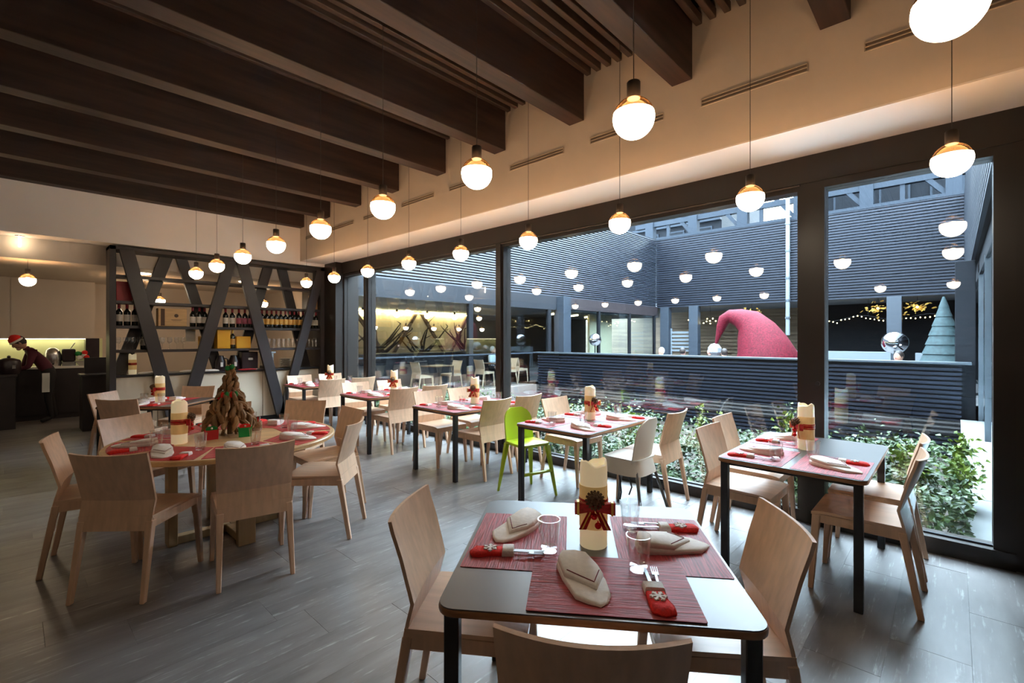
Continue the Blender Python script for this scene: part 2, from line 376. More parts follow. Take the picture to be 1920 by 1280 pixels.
# ================================================================== COURTYARD
YL, XB, YR, XP = 10.6, 21.6, -.24, 12.3
struct('garden_bed', B(4.8, XP, -.10, YL+3, -1.0, -.72), 'soil')
struct('terrace_floor', B(XP, 40, -6, 26, -.3, 0), 'terrace_floor')
pv = struct('path_strip', B(4.78, XP+3, YR-.25, -.09, -.9, 0), 'concrete')
for k in range(5): obj('path_slab', B(4.80+k*1.5+.006, 4.80+(k+1)*1.5-.006, YR-.15, -.085, 0, .025).mesh('path_slab', bevel=.004, seg=1), 'concrete', pv)
def cladding(name, axis, fixed, a0, a1, z0, z1, side, label, pitch=.089, m='slat_cladding', tilt=0):
    dep = .05*side
    if axis == 'x': w = struct(name, B(a0, a1, *(sorted((fixed-dep*3, fixed-dep))), z0, z1), 'slat_backing', label=label)
    else: w = struct(name, B(*(sorted((fixed-dep*3, fixed-dep))), a0, a1, z0, z1), 'slat_backing', label=label)
    me = B(a0, a1, *(sorted((-dep, 0))), 0, pitch*.58) if axis == 'x' else B(*(sorted((-dep, 0))), a0, a1, 0, pitch*.58)
    me = me.mesh('cladding_slat'); z = z0
    while z < z1-.04:
        obj('cladding_slat', me, m, w, (0, fixed, z) if axis == 'x' else (fixed, 0, z), (tilt, 0, 0)); z += pitch
    return w
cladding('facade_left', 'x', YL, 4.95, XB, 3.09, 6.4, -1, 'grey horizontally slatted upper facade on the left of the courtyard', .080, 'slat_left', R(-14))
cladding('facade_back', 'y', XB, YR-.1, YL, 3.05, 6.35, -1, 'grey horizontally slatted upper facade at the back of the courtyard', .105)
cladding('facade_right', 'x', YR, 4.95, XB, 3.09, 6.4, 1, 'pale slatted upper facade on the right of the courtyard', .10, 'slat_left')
pp = cladding('parapet', 'y', XP, -.10, YL-.25, -.75, 1.06, -1, 'slatted parapet wall between garden and terrace')
obj('parapet_rail', B(XP-.06, XP+.16, YR, YL-.1, 1.06, 1.11).mesh('parapet_rail', bevel=.008), 'rail_metal', pp)
struct('facade_coping', B(XB-.02, XB+.3, YR, YL, 6.35, 6.47), 'pergola')
# left wing: glazed ground floor with a warmly lit room behind
lw = struct('wing_floor', B(4.8, 22, YL-.2, 16.2, -.75, 0), 'wing_floor')
struct('wing_ceiling', B(4.8, 22, YL+.05, 16.2, 2.60, 3.09), 'wing_ceiling')
struct('wing_wall_dark', B(13.2, 22, 15.0, 15.2, 0, 2.60), 'bar_dark')
ww = struct('wing_wall_back', B(4.8, 13.2, 15.0, 15.2, 0, 2.60), 'wing_wall')
struct('wing_wall_left', B(4.8, 4.95, YL+.1, 15, 0, 2.6), 'wing_wall')
for x in (5.2, 9.2): obj('cove_light', B(x, x+3.9, 14.86, 14.93, 2.50, 2.54), 'cove_light', ww)
for k, (x0, x1) in enumerate(((5.4, 6.7), (7.9, 6.9), (8.0, 9.3), (10.6, 9.5), (10.8, 12.0), (13.2, 12.2))):
    obj('diagonal_board', MB().hexa([(x1-.07, 14.90, .9), (x1+.07, 14.90, .9), (x1+.07, 14.98, .9), (x1-.07, 14.98, .9), (x0-.07, 14.90, 2.55), (x0+.07, 14.90, 2.55), (x0+.07, 14.98, 2.55), (x0-.07, 14.98, 2.55)]), 'wing_board', ww)
wg = struct('window_4', B(5.0, 13.6, YL-.05, YL+.05, 2.60, 3.09), 'facade_panel', label='glazed front of the wing across the garden')
for x in (5.0, 9.36, 13.12): obj('mullion', B(x, x+.16, YL-.06, YL+.06, 0, 2.62), 'facade_dark', wg)
obj('transom_rail', B(5.0, 13.6, YL-.07, YL-.02, 1.05, 1.09), 'blue_column', wg)
for x, x2 in ((5.16, 9.36), (9.52, 13.12)): obj('glass_pane', B(x, x2, YL-.005, YL+.005, .05, 2.6), 'facade_glass', wg)
wg2 = struct('window_5', B(14.1, XB, YL-.05, YL+.05, 2.66, 3.09), 'bar_dark', label='glazed terrace front beyond the parapet')
for x in (16.4, 18.9, 21.3): obj('mullion', B(x, x+.10, YL-.06, YL+.06, 0, 2.7), 'facade_dark', wg2)
for x in (14.1, 16.5, 19.0): obj('glass_pane', B(x, x+2.3, YL-.005, YL+.005, .05, 2.66), 'facade_glass', wg2)
tag(obj('facade_column', B(13.64, 14.08, YL-.35, YL+.1, -.7, 3.09).mesh('facade_column', bevel=.01), 'blue_column'), 'square blue grey column where the parapet meets the left wing', 'column')
tag(obj('bar_counter', MB().box(6.2, 12.4, 13.2, 13.8, 0, 1.02).box(6.1, 12.5, 13.1, 13.9, 1.02, 1.08).mesh('bar_counter', bevel=.01), 'bar_dark'), 'long dark bar counter inside the wing across the garden', 'counter')
# right wing
wr2 = struct('window_6', B(4.9, 16, YR-.16, YR-.10, 2.75, 3.09), 'facade_dark', label='glass front of the right wing beside the path')
for x in (4.9, 7.4, 9.9, 12.4): obj('mullion', B(x, x+.07, YR-.17, YR-.09, 0, 2.8), 'rail_metal', wr2)
for x in (4.97, 7.47, 9.97): obj('glass_pane', B(x, x+2.43, YR-.135, YR-.125, .03, 2.75), 'facade_glass', wr2)
struct('wing_wall_right', B(4.9, 40, -3.4, -3.2, 0, 6.4), 'facade_dark')
struct('wing_wall_right_ceiling', B(4.9, 22, -3.2, YR-.16, 2.75, 3.0), 'facade_panel')
tag(obj('facade_pier', B(12.50, 12.9, -.30, -.01, 0, 3.04).mesh('facade_pier', bevel=.01), 'facade_dark'), 'dark pier at the right end of the parapet', 'column')
# back wing ground floor
bw = struct('wing_wall_far', B(26, 26.2, -3, 26, 0, 3.05), 'louvre_brown')
for k in range(14): obj('louvre_board', B(25.86, 26, -2.8, 12.0, .25+k*.19, .25+k*.19+.11).mesh('louvre_board'), 'louvre_brown', bw)
struct('wing_ceiling_far', B(XB+.2, 26, -3, 14, 3.05, 3.3), 'wing_ceiling')
for i, (yy, lab) in enumerate(((9.95, 'blue grey column left of the white louvre screen'), (8.55, 'blue grey column right of the white louvre screen'), (1.35, 'blue grey column behind the right silver ball'))):
    tag(obj('terrace_column', B(XB-.1, XB+.25, yy, yy+.42, 0, 3.06).mesh('terrace_column', bevel=.01), 'blue_column'), lab, 'column', 'columns under the back facade')
scr = thing('louvre_screen', 'white louvre screen between two blue grey columns', 'screen', (XB+.2, 9.05, 0))
for k in range(6): obj('screen_slat', B(-.03, .03, -.05, .85, .95+k*.17, 1.05+k*.17).mesh('screen_slat'), 'white_wall', scr)
for yy in (-.09, .85): obj('screen_post', B(-.04, .04, yy, yy+.05, 0, 2.05).mesh('screen_post'), 'white_wall', scr)
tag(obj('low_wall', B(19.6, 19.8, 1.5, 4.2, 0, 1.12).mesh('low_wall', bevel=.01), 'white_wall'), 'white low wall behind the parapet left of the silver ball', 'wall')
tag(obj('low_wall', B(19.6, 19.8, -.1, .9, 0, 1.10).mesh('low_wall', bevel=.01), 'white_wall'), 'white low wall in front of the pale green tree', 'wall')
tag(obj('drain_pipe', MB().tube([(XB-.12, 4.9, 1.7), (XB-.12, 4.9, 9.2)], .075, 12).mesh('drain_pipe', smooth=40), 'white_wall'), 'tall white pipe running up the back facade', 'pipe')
dp = bpy.data.objects['drain_pipe']
for z in (2.4, 3.1, 4.0, 5.1, 6.2): obj('pipe_clamp', MB().lathe([(.1, z-.04), (.1, z+.04)], 12, Matrix.Translation((XB-.12, 4.9, 0))), 'rail_metal', dp)
# pergola and buildings above the back facade
pg = thing('roof_pergola', 'pale steel and concrete pergola frame above the back facade', 'pergola', (XB+.6, 0, 6.4))
for yy in (-.2, 2.2, 4.4, 6.6, 8.8, 11.0): obj('pergola_post', B(-.18, .18, yy, yy+.42, 0, 2.6), 'pergola', pg)
for z in (.75, 1.75): obj('pergola_rail', B(-.12, .12, -1.5, 12, z, z+.22), 'pergola', pg)
for yy in (.9, 3.2, 5.5, 7.7, 9.8): obj('pergola_strut', MB().hexa([(-.1, yy-.9, .05), (.1, yy-.9, .05), (.1, yy-.7, .05), (-.1, yy-.7, .05), (-.1, yy+.5, 1.8), (.1, yy+.5, 1.8), (.1, yy+.7, 1.8), (-.1, yy+.7, 1.8)]), 'pergola', pg)
for yy in (1.3, 6.0, 10.2): obj('pergola_baluster', B(-.06, .06, yy, yy+.14, 0, .8), 'pergola', pg)
def far_building(x0, x1, y0, y1, h, label, m):
    b = thing('far_building', label, 'building', ((x0+x1)/2, (y0+y1)/2, 0)); ax = (x1-x0)/2; ay = (y1-y0)/2
    obj('wall', B(-ax, ax, -ay, ay, 0, h).mesh('wall'), m, b)
    z = 6.9
    while z < h-1:
        yy = -ay+.5
        while yy < ay-1.2:
            w = obj('window', B(-ax-.06, -ax, yy, yy+1.0, z, z+1.0).mesh('window'), 'pergola', b); obj('pane', B(-ax-.08, -ax-.05, yy+.08, yy+.92, z+.08, z+.92).mesh('pane'), 'building_blue', w); yy += 1.6
        obj('ledge', B(-ax-.25, -ax, -ay, ay, z+1.25, z+1.4).mesh('ledge'), 'pergola', b); z += 2.0
far_building(27, 34, 9.4, 24, 12.5, 'blue grey building rising behind the left half of the back facade', 'building_blue')
far_building(25, 32, -12, 5.0, 12.5, 'blue grey building with ledges behind the right end of the back facade', 'building_blue')

# ================================================================== FURNITURE
# ---- beech chair (faces +Y, feet rectangle .43 x .52)
def chair_meshes():
    m = {}
    def back(u, v):
        z = (.405+.175*v/.36) if v < .36 else (.58+.29*(v-.36)/.64)
        if z < .58: y0 = -.185-.034*(.58-z)/.175
        else: y0 = -.185-.095*((z-.58)/.29)
        hw = .212+.012*max(0, (z-.47)/.4); x = (u*2-1)*hw
        bow = .036*max(0, min(1, (z-.50)/.25)); yy = y0+bow*((x/hw)**2)-bow*.5
        return (x, yy, z+(.010*(x/hw)**2 if v == 1 else 0)), (0, 1, .15)
    m['backrest'] = MB().sheet(back, 14, 14, .014).mesh('backrest', smooth=9)
    def seat(u, v):
        x = (u*2-1)*(.215+.012*v); y = -.21+.45*v
        dip = .010*(1-(u*2-1)**2)*math.sin(PI*min(1, v*1.1)); drop = .012*max(0, (v-.8)/.2)**2
        return (x, y, .482-dip-drop), (0, 0, 1)
    m['seat'] = MB().sheet(seat, 8, 10, .016).mesh('seat', smooth=40)
    ap = MB()
    for s in (-1, 1): ap.hexa([(s*.192, -.20, .415), (s*.214, -.20, .415), (s*.226, .235, .420), (s*.204, .235, .420), (s*.192, -.20, .475), (s*.214, -.20, .475), (s*.226, .235, .467), (s*.204, .235, .467)])
    ap.box(-.21, .21, .213, .236, .420, .466); ap.box(-.20, .20, -.205, -.185, .415, .475)
    m['apron'] = ap.mesh('apron')
    for nm, s, rear in (('fl', -1, 0), ('fr', 1, 0), ('rl', -1, 1), ('rr', 1, 1)):
        b = MB()
        if rear: b.taper((s*.208, -.278, 0), (.026, .030), (s*.197, -.198, .46), (.042, .040))
        else: b.taper((s*.222, .243, 0), (.026, .028), (s*.209, .213, .465), (.042, .046))
        m[nm] = b.mesh('leg', bevel=.004, seg=1)
    return m
CM = chair_meshes()
def make_chair(loc, ang, label, group=None):      # ang: heading of the sitter in degrees
    t = thing('beech_chair', label, 'chair', (loc[0], loc[1], 0), R(ang)-PI/2, group or 'beech dining chairs')
    obj('seat', CM['seat'], 'beech_seat', t); obj('backrest', CM['backrest'], 'beech', t); obj('apron', CM['apron'], 'beech', t)
    for k in ('fl', 'fr', 'rl', 'rr'): obj('leg', CM[k], 'beech', t)
    return t
CH0 = None
def chair(x, y, ang, label, group=None):
    global CH0
    if CH0 is None: CH0 = make_chair((x, y), ang, label, group); return CH0
    return dup(CH0, (x, y, 0), R(ang)-PI/2, label, group or 'beech dining chairs')

# ---- tables
def rrect(a, b, r, n=5):
    p = []
    for cx, cy, t0 in ((a-r, b-r, 0), (-a+r, b-r, 90), (-a+r, -b+r, 180), (a-r, -b+r, 270)):
        p += [(cx+r*math.cos(R(t0+90*i/n)), cy+r*math.sin(R(t0+90*i/n))) for i in range(n+1)]
    return p
def rect_table(name, x, y, a, b, ang, label, group):
    t = thing(name, label, 'table', (x, y, 0), R(ang), group)
    obj('table_edge', MB().prism(rrect(a, b, .055), .728, .752).mesh('table_edge', bevel=.006, smooth=40), 'table_edge', t)
    obj('tabletop', MB().prism(rrect(a-.003, b-.003, .053), .7505, .755).mesh('tabletop', smooth=30), 'laminate', t)
    fr = MB().box(-a+.05, a-.05, b-.075, b-.05, .705, .728).box(-a+.05, a-.05, -b+.05, -b+.075, .705, .728).box(a-.075, a-.05, -b+.05, b-.05, .705, .728).box(-a+.05, -a+.075, -b+.05, b-.05, .705, .728)
    obj('under_frame', fr, 'black_steel', t)
    for sx in (-1, 1):
        for sy in (-1, 1): obj('leg', B(sx*(a-.045)-.0225, sx*(a-.045)+.0225, sy*(b-.045)-.0225, sy*(b-.045)+.0225, 0, .728).mesh('leg', bevel=.003, seg=1), 'black_steel', t)
    return t
T1 = (1.52, 1.015, -54)
rect_table('square_table', T1[0], T1[1], .475, .475, T1[2], 'square dark topped dining table in the foreground', 'square dining tables')
T7 = (1.29, 7.30, 46)
rect_table('square_table', T7[0], T7[1], .45, .45, T7[2], 'square dark topped dining table behind the round table', 'square dining tables')
WT = [('first', .76), ('second', 2.61), ('third', 4.30), ('fourth', 6.09), ('fifth', 8.14)]
for n, yc in WT: rect_table('window_table', 3.86, yc, .61, .41, 0, 'dark topped rectangular table, %s window table from the glass door' % n, 'rectangular tables along the windows')
# round table
RT = (1.22, 4.30)
t = thing('round_table', 'large round oak table with a driftwood tree on it', 'table', (RT[0], RT[1], 0), R(-20))
obj('tabletop', MB().lathe([(.0001, .715), (.775, .715), (.80, .725), (.80, .748), (.793, .755), (.0001, .755)], 64, cap=False).mesh('tabletop', smooth=30), 'oak_top', t)
for k, an in enumerate((20, 110, 200, 290)):
    M = Matrix.Rotation(R(an), 4, 'Z')
    obj('leg', MB().box(.36, .42, -.06, .06, 0, .715, M).mesh('leg', bevel=.004, seg=1), 'oak_leg', t)
    obj('foot_rail', MB().box(.03 if k % 2 else 0, .36, -.035, .035, 0, .06, M).mesh('foot_rail', bevel=.004, seg=1), 'oak_leg', t)
    obj('top_rail', MB().box(.0, .36, -.03, .03, .66, .714, M).mesh('top_rail'), 'oak_leg', t)

# ---- chairs in place
e1 = Vector((math.cos(R(-54)), math.sin(R(-54)))); e2 = Vector((-e1.y, e1.x))
def t1(a, b): p = Vector(T1[:2])+e1*a+e2*b; return p.x, p.y
for (a, b), an, lab in (((-.47, .05), -54, 'beech chair at the left side of the square front table'), ((.46, .06), 126, 'beech chair at the right side of the square front table'), ((-.03, -.475), 36, 'beech chair in the foreground with its back cut by the frame')):
    chair(*t1(a, b), an, lab)
for x, y, an, lab in ((.578, 3.81, 45.5, 'front left'), (1.13, 3.50, 78, 'front'), (.44, 4.44, -12, 'left'), (1.75, 3.76, 135, 'front right'), (2.02, 4.28, 178, 'right'), (2.02, 5.00, 221, 'back right'), (1.49, 5.32, 255, 'back'), (.81, 5.04, -61, 'back left')):
    chair(x, y, an, 'beech chair at the %s seat of the round oak table' % lab, 'chairs around the round table')
for x, y, an, lab in ((.99, 7.0, 46, 'near'), (.98, 7.62, -44, 'left'), (1.66, 7.67, 226, 'far')):
    chair(x, y, an, 'beech chair at the %s side of the square table behind the round table' % lab)
WC = {'first': [(3.64, .41, 90), (4.21, .42, 91), (3.70, 1.13, -91), (4.27, 1.22, -90)],
      'second': [None, (4.25, 2.14, 92), None, (4.27, 3.09, -92)],
      'third': [(3.74, 3.99, 90), (4.27, 3.98, 89), (3.72, 4.74, -90), (4.27, 4.74, -91)],
      'fourth': [(3.70, 5.76, 91), (4.25, 5.78, 90), (3.66, 6.52, -91), (4.26, 6.52, -90)],
      'fifth': [(3.68, 7.82, 90), (4.25, 7.82, 90), (3.66, 8.58, -90), (4.24, 8.58, -92)]}
SEAT = ['near side, aisle end', 'near side, glass end', 'far side, aisle end', 'far side, glass end']
for n, lst in WC.items():
    for s, c in enumerate(lst):
        if c: chair(*c, 'beech chair, %s, of the %s window table from the door' % (SEAT[s], n), 'chairs at the window tables')

# ---- lime green junior chair
def bow_back(w, z0, z1, y0, lean):
    def f(u, v):
        z = z0+(z1-z0)*v; k = max(0, (v-.55)/.45); hw = w*math.sqrt(max(.02, 1-(k*.93)**2.6)) if k > 0 else w
        x = (u*2-1)*hw; return (x, y0-lean*v+.035*(x/w)**2, z), (0, 1, .1)
    return f
t = thing('junior_chair', 'lime green plastic junior high chair at the second window table', 'chair', (3.55, 3.13, 0), R(-104)-PI/2)
obj('backrest', MB().sheet(bow_back(.165, .50, .84, -.16, .05), 12, 10, .02).mesh('backrest', smooth=40), 'lime_plastic', t)
obj('seat', MB().prism(rrect(.175, .17, .05), .495, .525).mesh('seat', bevel=.01, smooth=40), 'lime_plastic', t)
for sx in (-1, 1):
    for sy in (-1, 1): obj('leg', MB().taper((sx*.205, sy*.215, 0), (.022, .022), (sx*.145, sy*.145, .50), (.045, .045)).mesh('leg', bevel=.006, smooth=40), 'lime_plastic', t)
obj('foot_rest', MB().box(-.18, .18, .165, .20, .235, .26).mesh('foot_rest', bevel=.008, smooth=40), 'lime_plastic', t)
# ---- white highchair
t = thing('baby_highchair', 'white plastic baby highchair on grey tube legs at the second window table', 'chair', (3.72, 2.08, 0), PI/2-PI/2)
obj('backrest', MB().sheet(bow_back(.17, .50, .88, -.15, .07), 12, 10, .012).mesh('backrest', smooth=40), 'white_plastic', t)
se = MB()
def skirt(u, v):
    an = 2*PI*u; c, s_ = math.cos(an), math.sin(an); k = (abs(c)**4+abs(s_)**4)**-.25
    r = .165+.03*v; drop = .13*v*(1-.45*abs(math.sin(2*an)-0)*0)-.055*v*max(0, s_)**3
    return (c*k*r, s_*k*r, .53-drop), (c, s_, .2)
se.sheet(skirt, 32, 5, .008); se.prism(rrect(.17, .17, .05), .522, .534)
obj('seat', se.mesh('seat', smooth=40), 'white_plastic', t)
for sx in (-1, 1):
    for sy in (-1, 1): obj('leg', MB().tube([(sx*.25, sy*.26, 0), (sx*.135, sy*.135, .50)], .013, 10).mesh('leg', smooth=60), 'grey_tube', t)
for sx in (-.06, .07): obj('strap', MB().tube([(sx, .05, .52), (sx*1.1, .06, .35), (sx*1.4, .03, .22), (sx*1.2, .05, .15)], .007, 6).mesh('strap', smooth=60), 'black_steel', t)

# ---- table settings
NR = ((1, 0), (1.015, .4), (.99, .8), (.93, 1.0))
def slope(m, z0=0): m.v = [(x, y, z0+z*(1.0+.45*y/.14)+(z0*.45*y/.14)+.0025*math.sin(40*x+18*y)*(1 if z > .004 else 0)) for x, y, z in m.v]; return m
nap_b = slope(MB().puffy([(-.058, -.095), (-.030, -.128), (.002, -.152), (.030, -.138), (.052, -.105), (.066, -.03), (.064, .03), (.050, .118), (.010, .132), (-.034, .135), (-.058, .105), (-.064, .02)], .020, rings=NR))
nap_me = nap_b.mesh('napkin', smooth=50)
fold_b = slope(MB().puffy([(-.061, .008), (-.025, -.034), (.016, -.082), (.036, -.054), (.061, -.020), (.062, .03), (.049, .112), (.010, .127), (-.034, .130), (-.055, .100)], .018, rings=NR), .017)
fold_me = fold_b.mesh('folded_corner', smooth=50)
bv = BVHTree.FromPolygons([Vector(v) for v in fold_b.v], fold_b.f)
def drape(bv, pts, n=10, up=.0012):
    out = []
    for (ax, ay), (bx, by) in zip(pts, pts[1:]):
        for i in range(n+(1 if (bx, by) == pts[-1] else 0)):
            x = ax+(bx-ax)*i/n; y = ay+(by-ay)*i/n; h = bv.ray_cast(Vector((x, y, 1)), Vector((0, 0, -1)))
            if h[0] is not None: out.append((x, y, h[0].z+up))
    return out
nap_line = MB().tube(drape(bv, [(-.050, .016), (.016, -.060), (.052, -.008)], up=.0008), .0016, 5).mesh('stitching')
sock_poly = [(-.031, -.095), (.005, -.112), (.036, -.100), (.040, -.075), (.030, -.04), (.028, .012), (-.028, .012), (-.031, -.04)]
sock_b = MB().puffy(sock_poly, .018); sock_me = sock_b.mesh('stocking', smooth=55)
cuff_me = MB().puffy([(-.031, .008), (.031, .008), (.032, .052), (-.032, .052)], .021, rings=((1, 0), (1.02, .3), (.96, .8), (.85, 1))).mesh('cuff', smooth=55)
sf = MB()
for k in range(3):
    M = Matrix.Translation((0, -.036, .0195)) @ Matrix.Rotation(PI*k/3, 4, 'Z'); sf.box(-.026, .026, -.0035, .0035, -.004, .0025, M)
    for s in (-1, 1):
        for q in (-1, 1): sf.box(-.001, .009, -.002, .002, -.003, .002, M @ Matrix.Translation((s*.016, 0, 0)) @ Matrix.Rotation(q*PI/3+(PI if s < 0 else 0), 4, 'Z'))
sf_me = sf.mesh('snowflake')
knife_me = MB().hexa([(-.006, -.02, .006), (.006, -.02, .006), (.008, .11, .004), (-.002, .125, .004), (-.006, -.02, .009), (.006, -.02, .009), (.008, .11, .006), (-.002, .125, .006)]).mesh('blade')
fk = MB().box(-.004, .004, -.02, .065, .008, .011).hexa([(-.011, .06, .006), (.011, .06, .006), (.011, .082, .005), (-.011, .082, .005), (-.011, .06, .009), (.011, .06, .009), (.011, .082, .008), (-.011, .082, .008)])
for k in range(4): fk.box(-.011+k*.0065, -.0085+k*.0065, .08, .118, .005, .008)
fork_me = fk.mesh('fork')
tum_me = MB().lathe([(.0001, 0), (.029, 0), (.031, .004), (.0425, .118), (.0425, .12), (.040, .12), (.029, .020), (.0001, .016)], 24, cap=False).mesh('tumbler', smooth=40)
tb_me = MB().lathe([(.0001, .001), (.028, .001), (.0295, .006), (.030, .016), (.0001, .014)], 20, cap=False).mesh('tumbler_base', smooth=40)
mat_me = MB().prism(rrect(.255, .183, .004, 2), 0, .0018).mesh('placemat')
def wedge(r0, r1, half, n=8):
    P = [(r1*math.sin(R(a)), -r1*math.cos(R(a))) for a in [(-half+2*half*i/n) for i in range(n+1)]]
    w = r0*math.sin(R(half))*1.05
    return P+[(w, -r0*math.cos(R(half))), (-w, -r0*math.cos(R(half)))]
wedge_me = MB().prism([(x, y+.58) for x, y in wedge(.40, .765, 21)], 0, .0018).mesh('placemat')
ZT = .755
def setting(cx, cy, face, desc, kind='rect', cut=True, dn=(0, 0, 0), mz=0, mirror=1):
    """cx, cy: centre of the placemat, face: heading of the diner in degrees"""
    r0 = R(face)-PI/2; ex = Vector((math.cos(r0), math.sin(r0))); ey = Vector((-ex.y, ex.x))
    def P(x, y, z): q = Vector((cx, cy))+ex*x*mirror+ey*y; return (q.x, q.y, ZT+.002+mz+z)
    o = obj('placemat', mat_me if kind != 'wedge' else wedge_me, 'placemat_red' if kind == 'rect' else 'placemat_bright', None, (cx, cy, ZT+.0004+mz), (0, 0, r0)); tag(o, 'red woven placemat at '+desc, 'placemat', 'red placemats')
    z = .0006
    n = thing('napkin', 'folded cream napkin at '+desc, 'napkin', P(-.055+dn[0], -.02+dn[1], z), r0+R(dn[2]), 'folded cream napkins')
    obj('cloth', nap_me, 'napkin_cloth', n); obj('folded_corner', fold_me, 'napkin_cloth', n); obj('stitching', nap_line, 'burgundy_thread', n)
    s = thing('cutlery_stocking', 'red felt stocking at '+desc, 'stocking', P(.135, -.06, z), r0+R(random.uniform(2, 14)), 'cutlery stockings')
    obj('stocking', sock_me, 'red_felt', s); obj('cuff', cuff_me, 'white_felt', s)
    if cut: obj('snowflake', sf_me, 'white_felt', s)
    g = thing('tumbler', 'clear glass tumbler at '+desc, 'glass', P(.105+random.uniform(-.01, .01), .115+random.uniform(-.015, .015), z), 0, 'clear tumblers')
    obj('glass_wall', tum_me, 'tumbler_glass', g); obj('glass_foot', tb_me, 'tumbler_glass', g)
    if cut:
        kq = P(.148, .0, z+.022-.02); a = r0+s.rotation_euler.z-r0
        tag(obj('knife', knife_me, 'steel', None, P(.128, -.015, z+.003), (0, 0, a)), 'steel knife at '+desc, 'knife', 'steel cutlery')
        tag(obj('fork', fork_me, 'steel', None, P(.150, -.015, z+.006), (0, 0, a-R(5))), 'steel fork at '+desc, 'fork', 'steel cutlery')
D1 = 'the %s side of the square front table'
x, y = t1(-.275, .035); setting(x, y, -54, D1 % 'left', dn=(-.03, 0, 62))
x, y = t1(.28, .065); setting(x, y, 126, D1 % 'right', dn=(.015, 0, 10))
x, y = t1(.05, -.275); setting(x, y, 36, D1 % 'near', dn=(-.03, .02, 18), mz=.002)
DW = '%s of the %s window table from the door'
for n, yc in WT:
    for s in range(4):
        if n == 'first' and s == 1: continue
        near = s < 2; aisle = s % 2 == 0
        setting(3.86+(-.335 if aisle else .285), yc+(-.205 if near else .205), 90 if near else -90, DW % (SEAT[s].replace(',', ''), n), cut=n in ('first', 'second'), dn=(random.uniform(-.02, .02), 0, random.uniform(-25, 40)))
for an, lab in ((226, 'near'), (136, 'left'), (46, 'far')):
    setting(T7[0]+.23*math.cos(R(an)), T7[1]+.23*math.sin(R(an)), an+180, 'the %s side of the square table behind the round one' % lab, 'bright', False, dn=(0, 0, random.uniform(-20, 40)))
for an, lab in ((218, 'front left'), (263, 'front'), (172, 'left'), (310, 'front right'), (357, 'right'), (41, 'back right'), (80, 'back'), (124, 'back left')):
    setting(RT[0]+.58*math.cos(R(an)), RT[1]+.58*math.sin(R(an)), an+180, 'the %s seat of the round table' % lab, 'wedge', False, dn=(0, .0, random.uniform(-30, 50)))

# ---- LED pillar candles with ribbon
wax_me = MB().lathe([(.0001, 0), (.050, 0), (.0525, .004), (.0525, .296), (.050, .318), (.044, .322), (.038, .304), (.020, .296), (.0001, .296)], 32, cap=False)
wax_me.v = [(x, y, z+(.010*math.sin(2*math.atan2(y, x)+.6)+.004*math.sin(5*math.atan2(y, x)) if z > .31 else 0)) for x, y, z in wax_me.v]
wax_me = wax_me.mesh('wax_pillar', smooth=40)
wrap_me = MB().lathe([(.0535, .075), (.0542, .076), (.0542, .235), (.0535, .236)], 32, cap=False).mesh('paper_wrap', smooth=40)
rib_me = MB().lathe([(.0548, .148), (.0562, .150), (.0562, .184), (.0548, .186)], 32, cap=False).mesh('ribbon_band', smooth=40)
rs = MB()
for z in (.157, .176): rs.lathe([(.0563, z-.0012), (.0572, z), (.0563, z+.0012)], 32, cap=False)
rs_me = rs.mesh('gold_stripe', smooth=40)
def bow():
    b = MB()
    for s in (-1, 1):
        b.hexa([(s*.004, -.060, .155), (s*.004, -.078, .155), (s*.062, -.080, .142), (s*.062, -.055, .142), (s*.004, -.060, .176), (s*.004, -.078, .176), (s*.062, -.080, .190), (s*.062, -.055, .190)])
        b.hexa([(s*.002, -.058, .150), (s*.018, -.066, .160), (s*.050, -.070, .085), (s*.026, -.058, .080), (s*.002, -.061, .150), (s*.018, -.070, .160), (s*.050, -.074, .085), (s*.026, -.062, .080)])
    return b.mesh('bow', bevel=.003, seg=1)
bow_me = bow()

gs = MB()
for s in (-1, 1): gs.box(s*.052-.0035, s*.052+.0035, -.0815, -.054, .142, .191); gs.hexa([(s*.012, -.0715, .150), (s*.016, -.0715, .150), (s*.042, -.0755, .088), (s*.037, -.0755, .088), (s*.012, -.0705, .150), (s*.016, -.0705, .150), (s*.042, -.0735, .088), (s*.037, -.0735, .088)])
bowgold_me = gs.mesh('bow_gold')
pc = MB()
for k in range(6):
    for j in range(8):
        a = 2*PI*(j+.5*(k % 2))/8; rr = .030*math.sin(PI*(k+.8)/6.6)+.004; zz = -.025+.010*k
        pc.hexa([(-.006, 0, -.002), (.006, 0, -.002), (.004, .011, -.006), (-.004, .011, -.006), (-.006, 0, .003), (.006, 0, .003), (.004, .011, -.002), (-.004, .011, -.002)], Matrix.Rotation(a, 4, 'Z') @ Matrix.Translation((0, rr-.008, zz)))
pc.ball((0, 0, 0), .022, 10, 6, (1, 1, 1.2)); cone_me = pc.mesh('pine_cone')
bell_me = MB().ball((0, 0, 0), .0125, 12, 8).tube([(0, 0, .012), (0, 0, .018)], .003, 6).mesh('bell', smooth=50)
def candle(x, y, z, label, rz, sc=1.0, full=True):
    t = thing('pillar_candle', label, 'candle', (x, y, z), rz, 'LED pillar candles'); t.scale = (sc, sc, sc)
    obj('wax_pillar', wax_me, 'wax', t); obj('paper_wrap', wrap_me, 'wrap_paper', t); b = obj('ribbon_band', rib_me, 'ribbon_red', t); obj('gold_stripe', rs_me, 'gold_thread', b)
    if full:
        b = obj('bow', bow_me, 'ribbon_red', t); b.scale = (1.2, 1, 1); obj('bow_gold', bowgold_me, 'gold_thread', b)
        obj('pine_cone', cone_me, 'cone_brown', t, (0, -.076, .196), (R(70), 0, 0))
        obj('bell', bell_me, 'bell_red', t, (-.004, -.080, .138)); obj('bell', bell_me, 'bell_red', t, (.010, -.082, .105))
    return t
def face_cam(x, y): return math.atan2(-y, -x)+PI/2
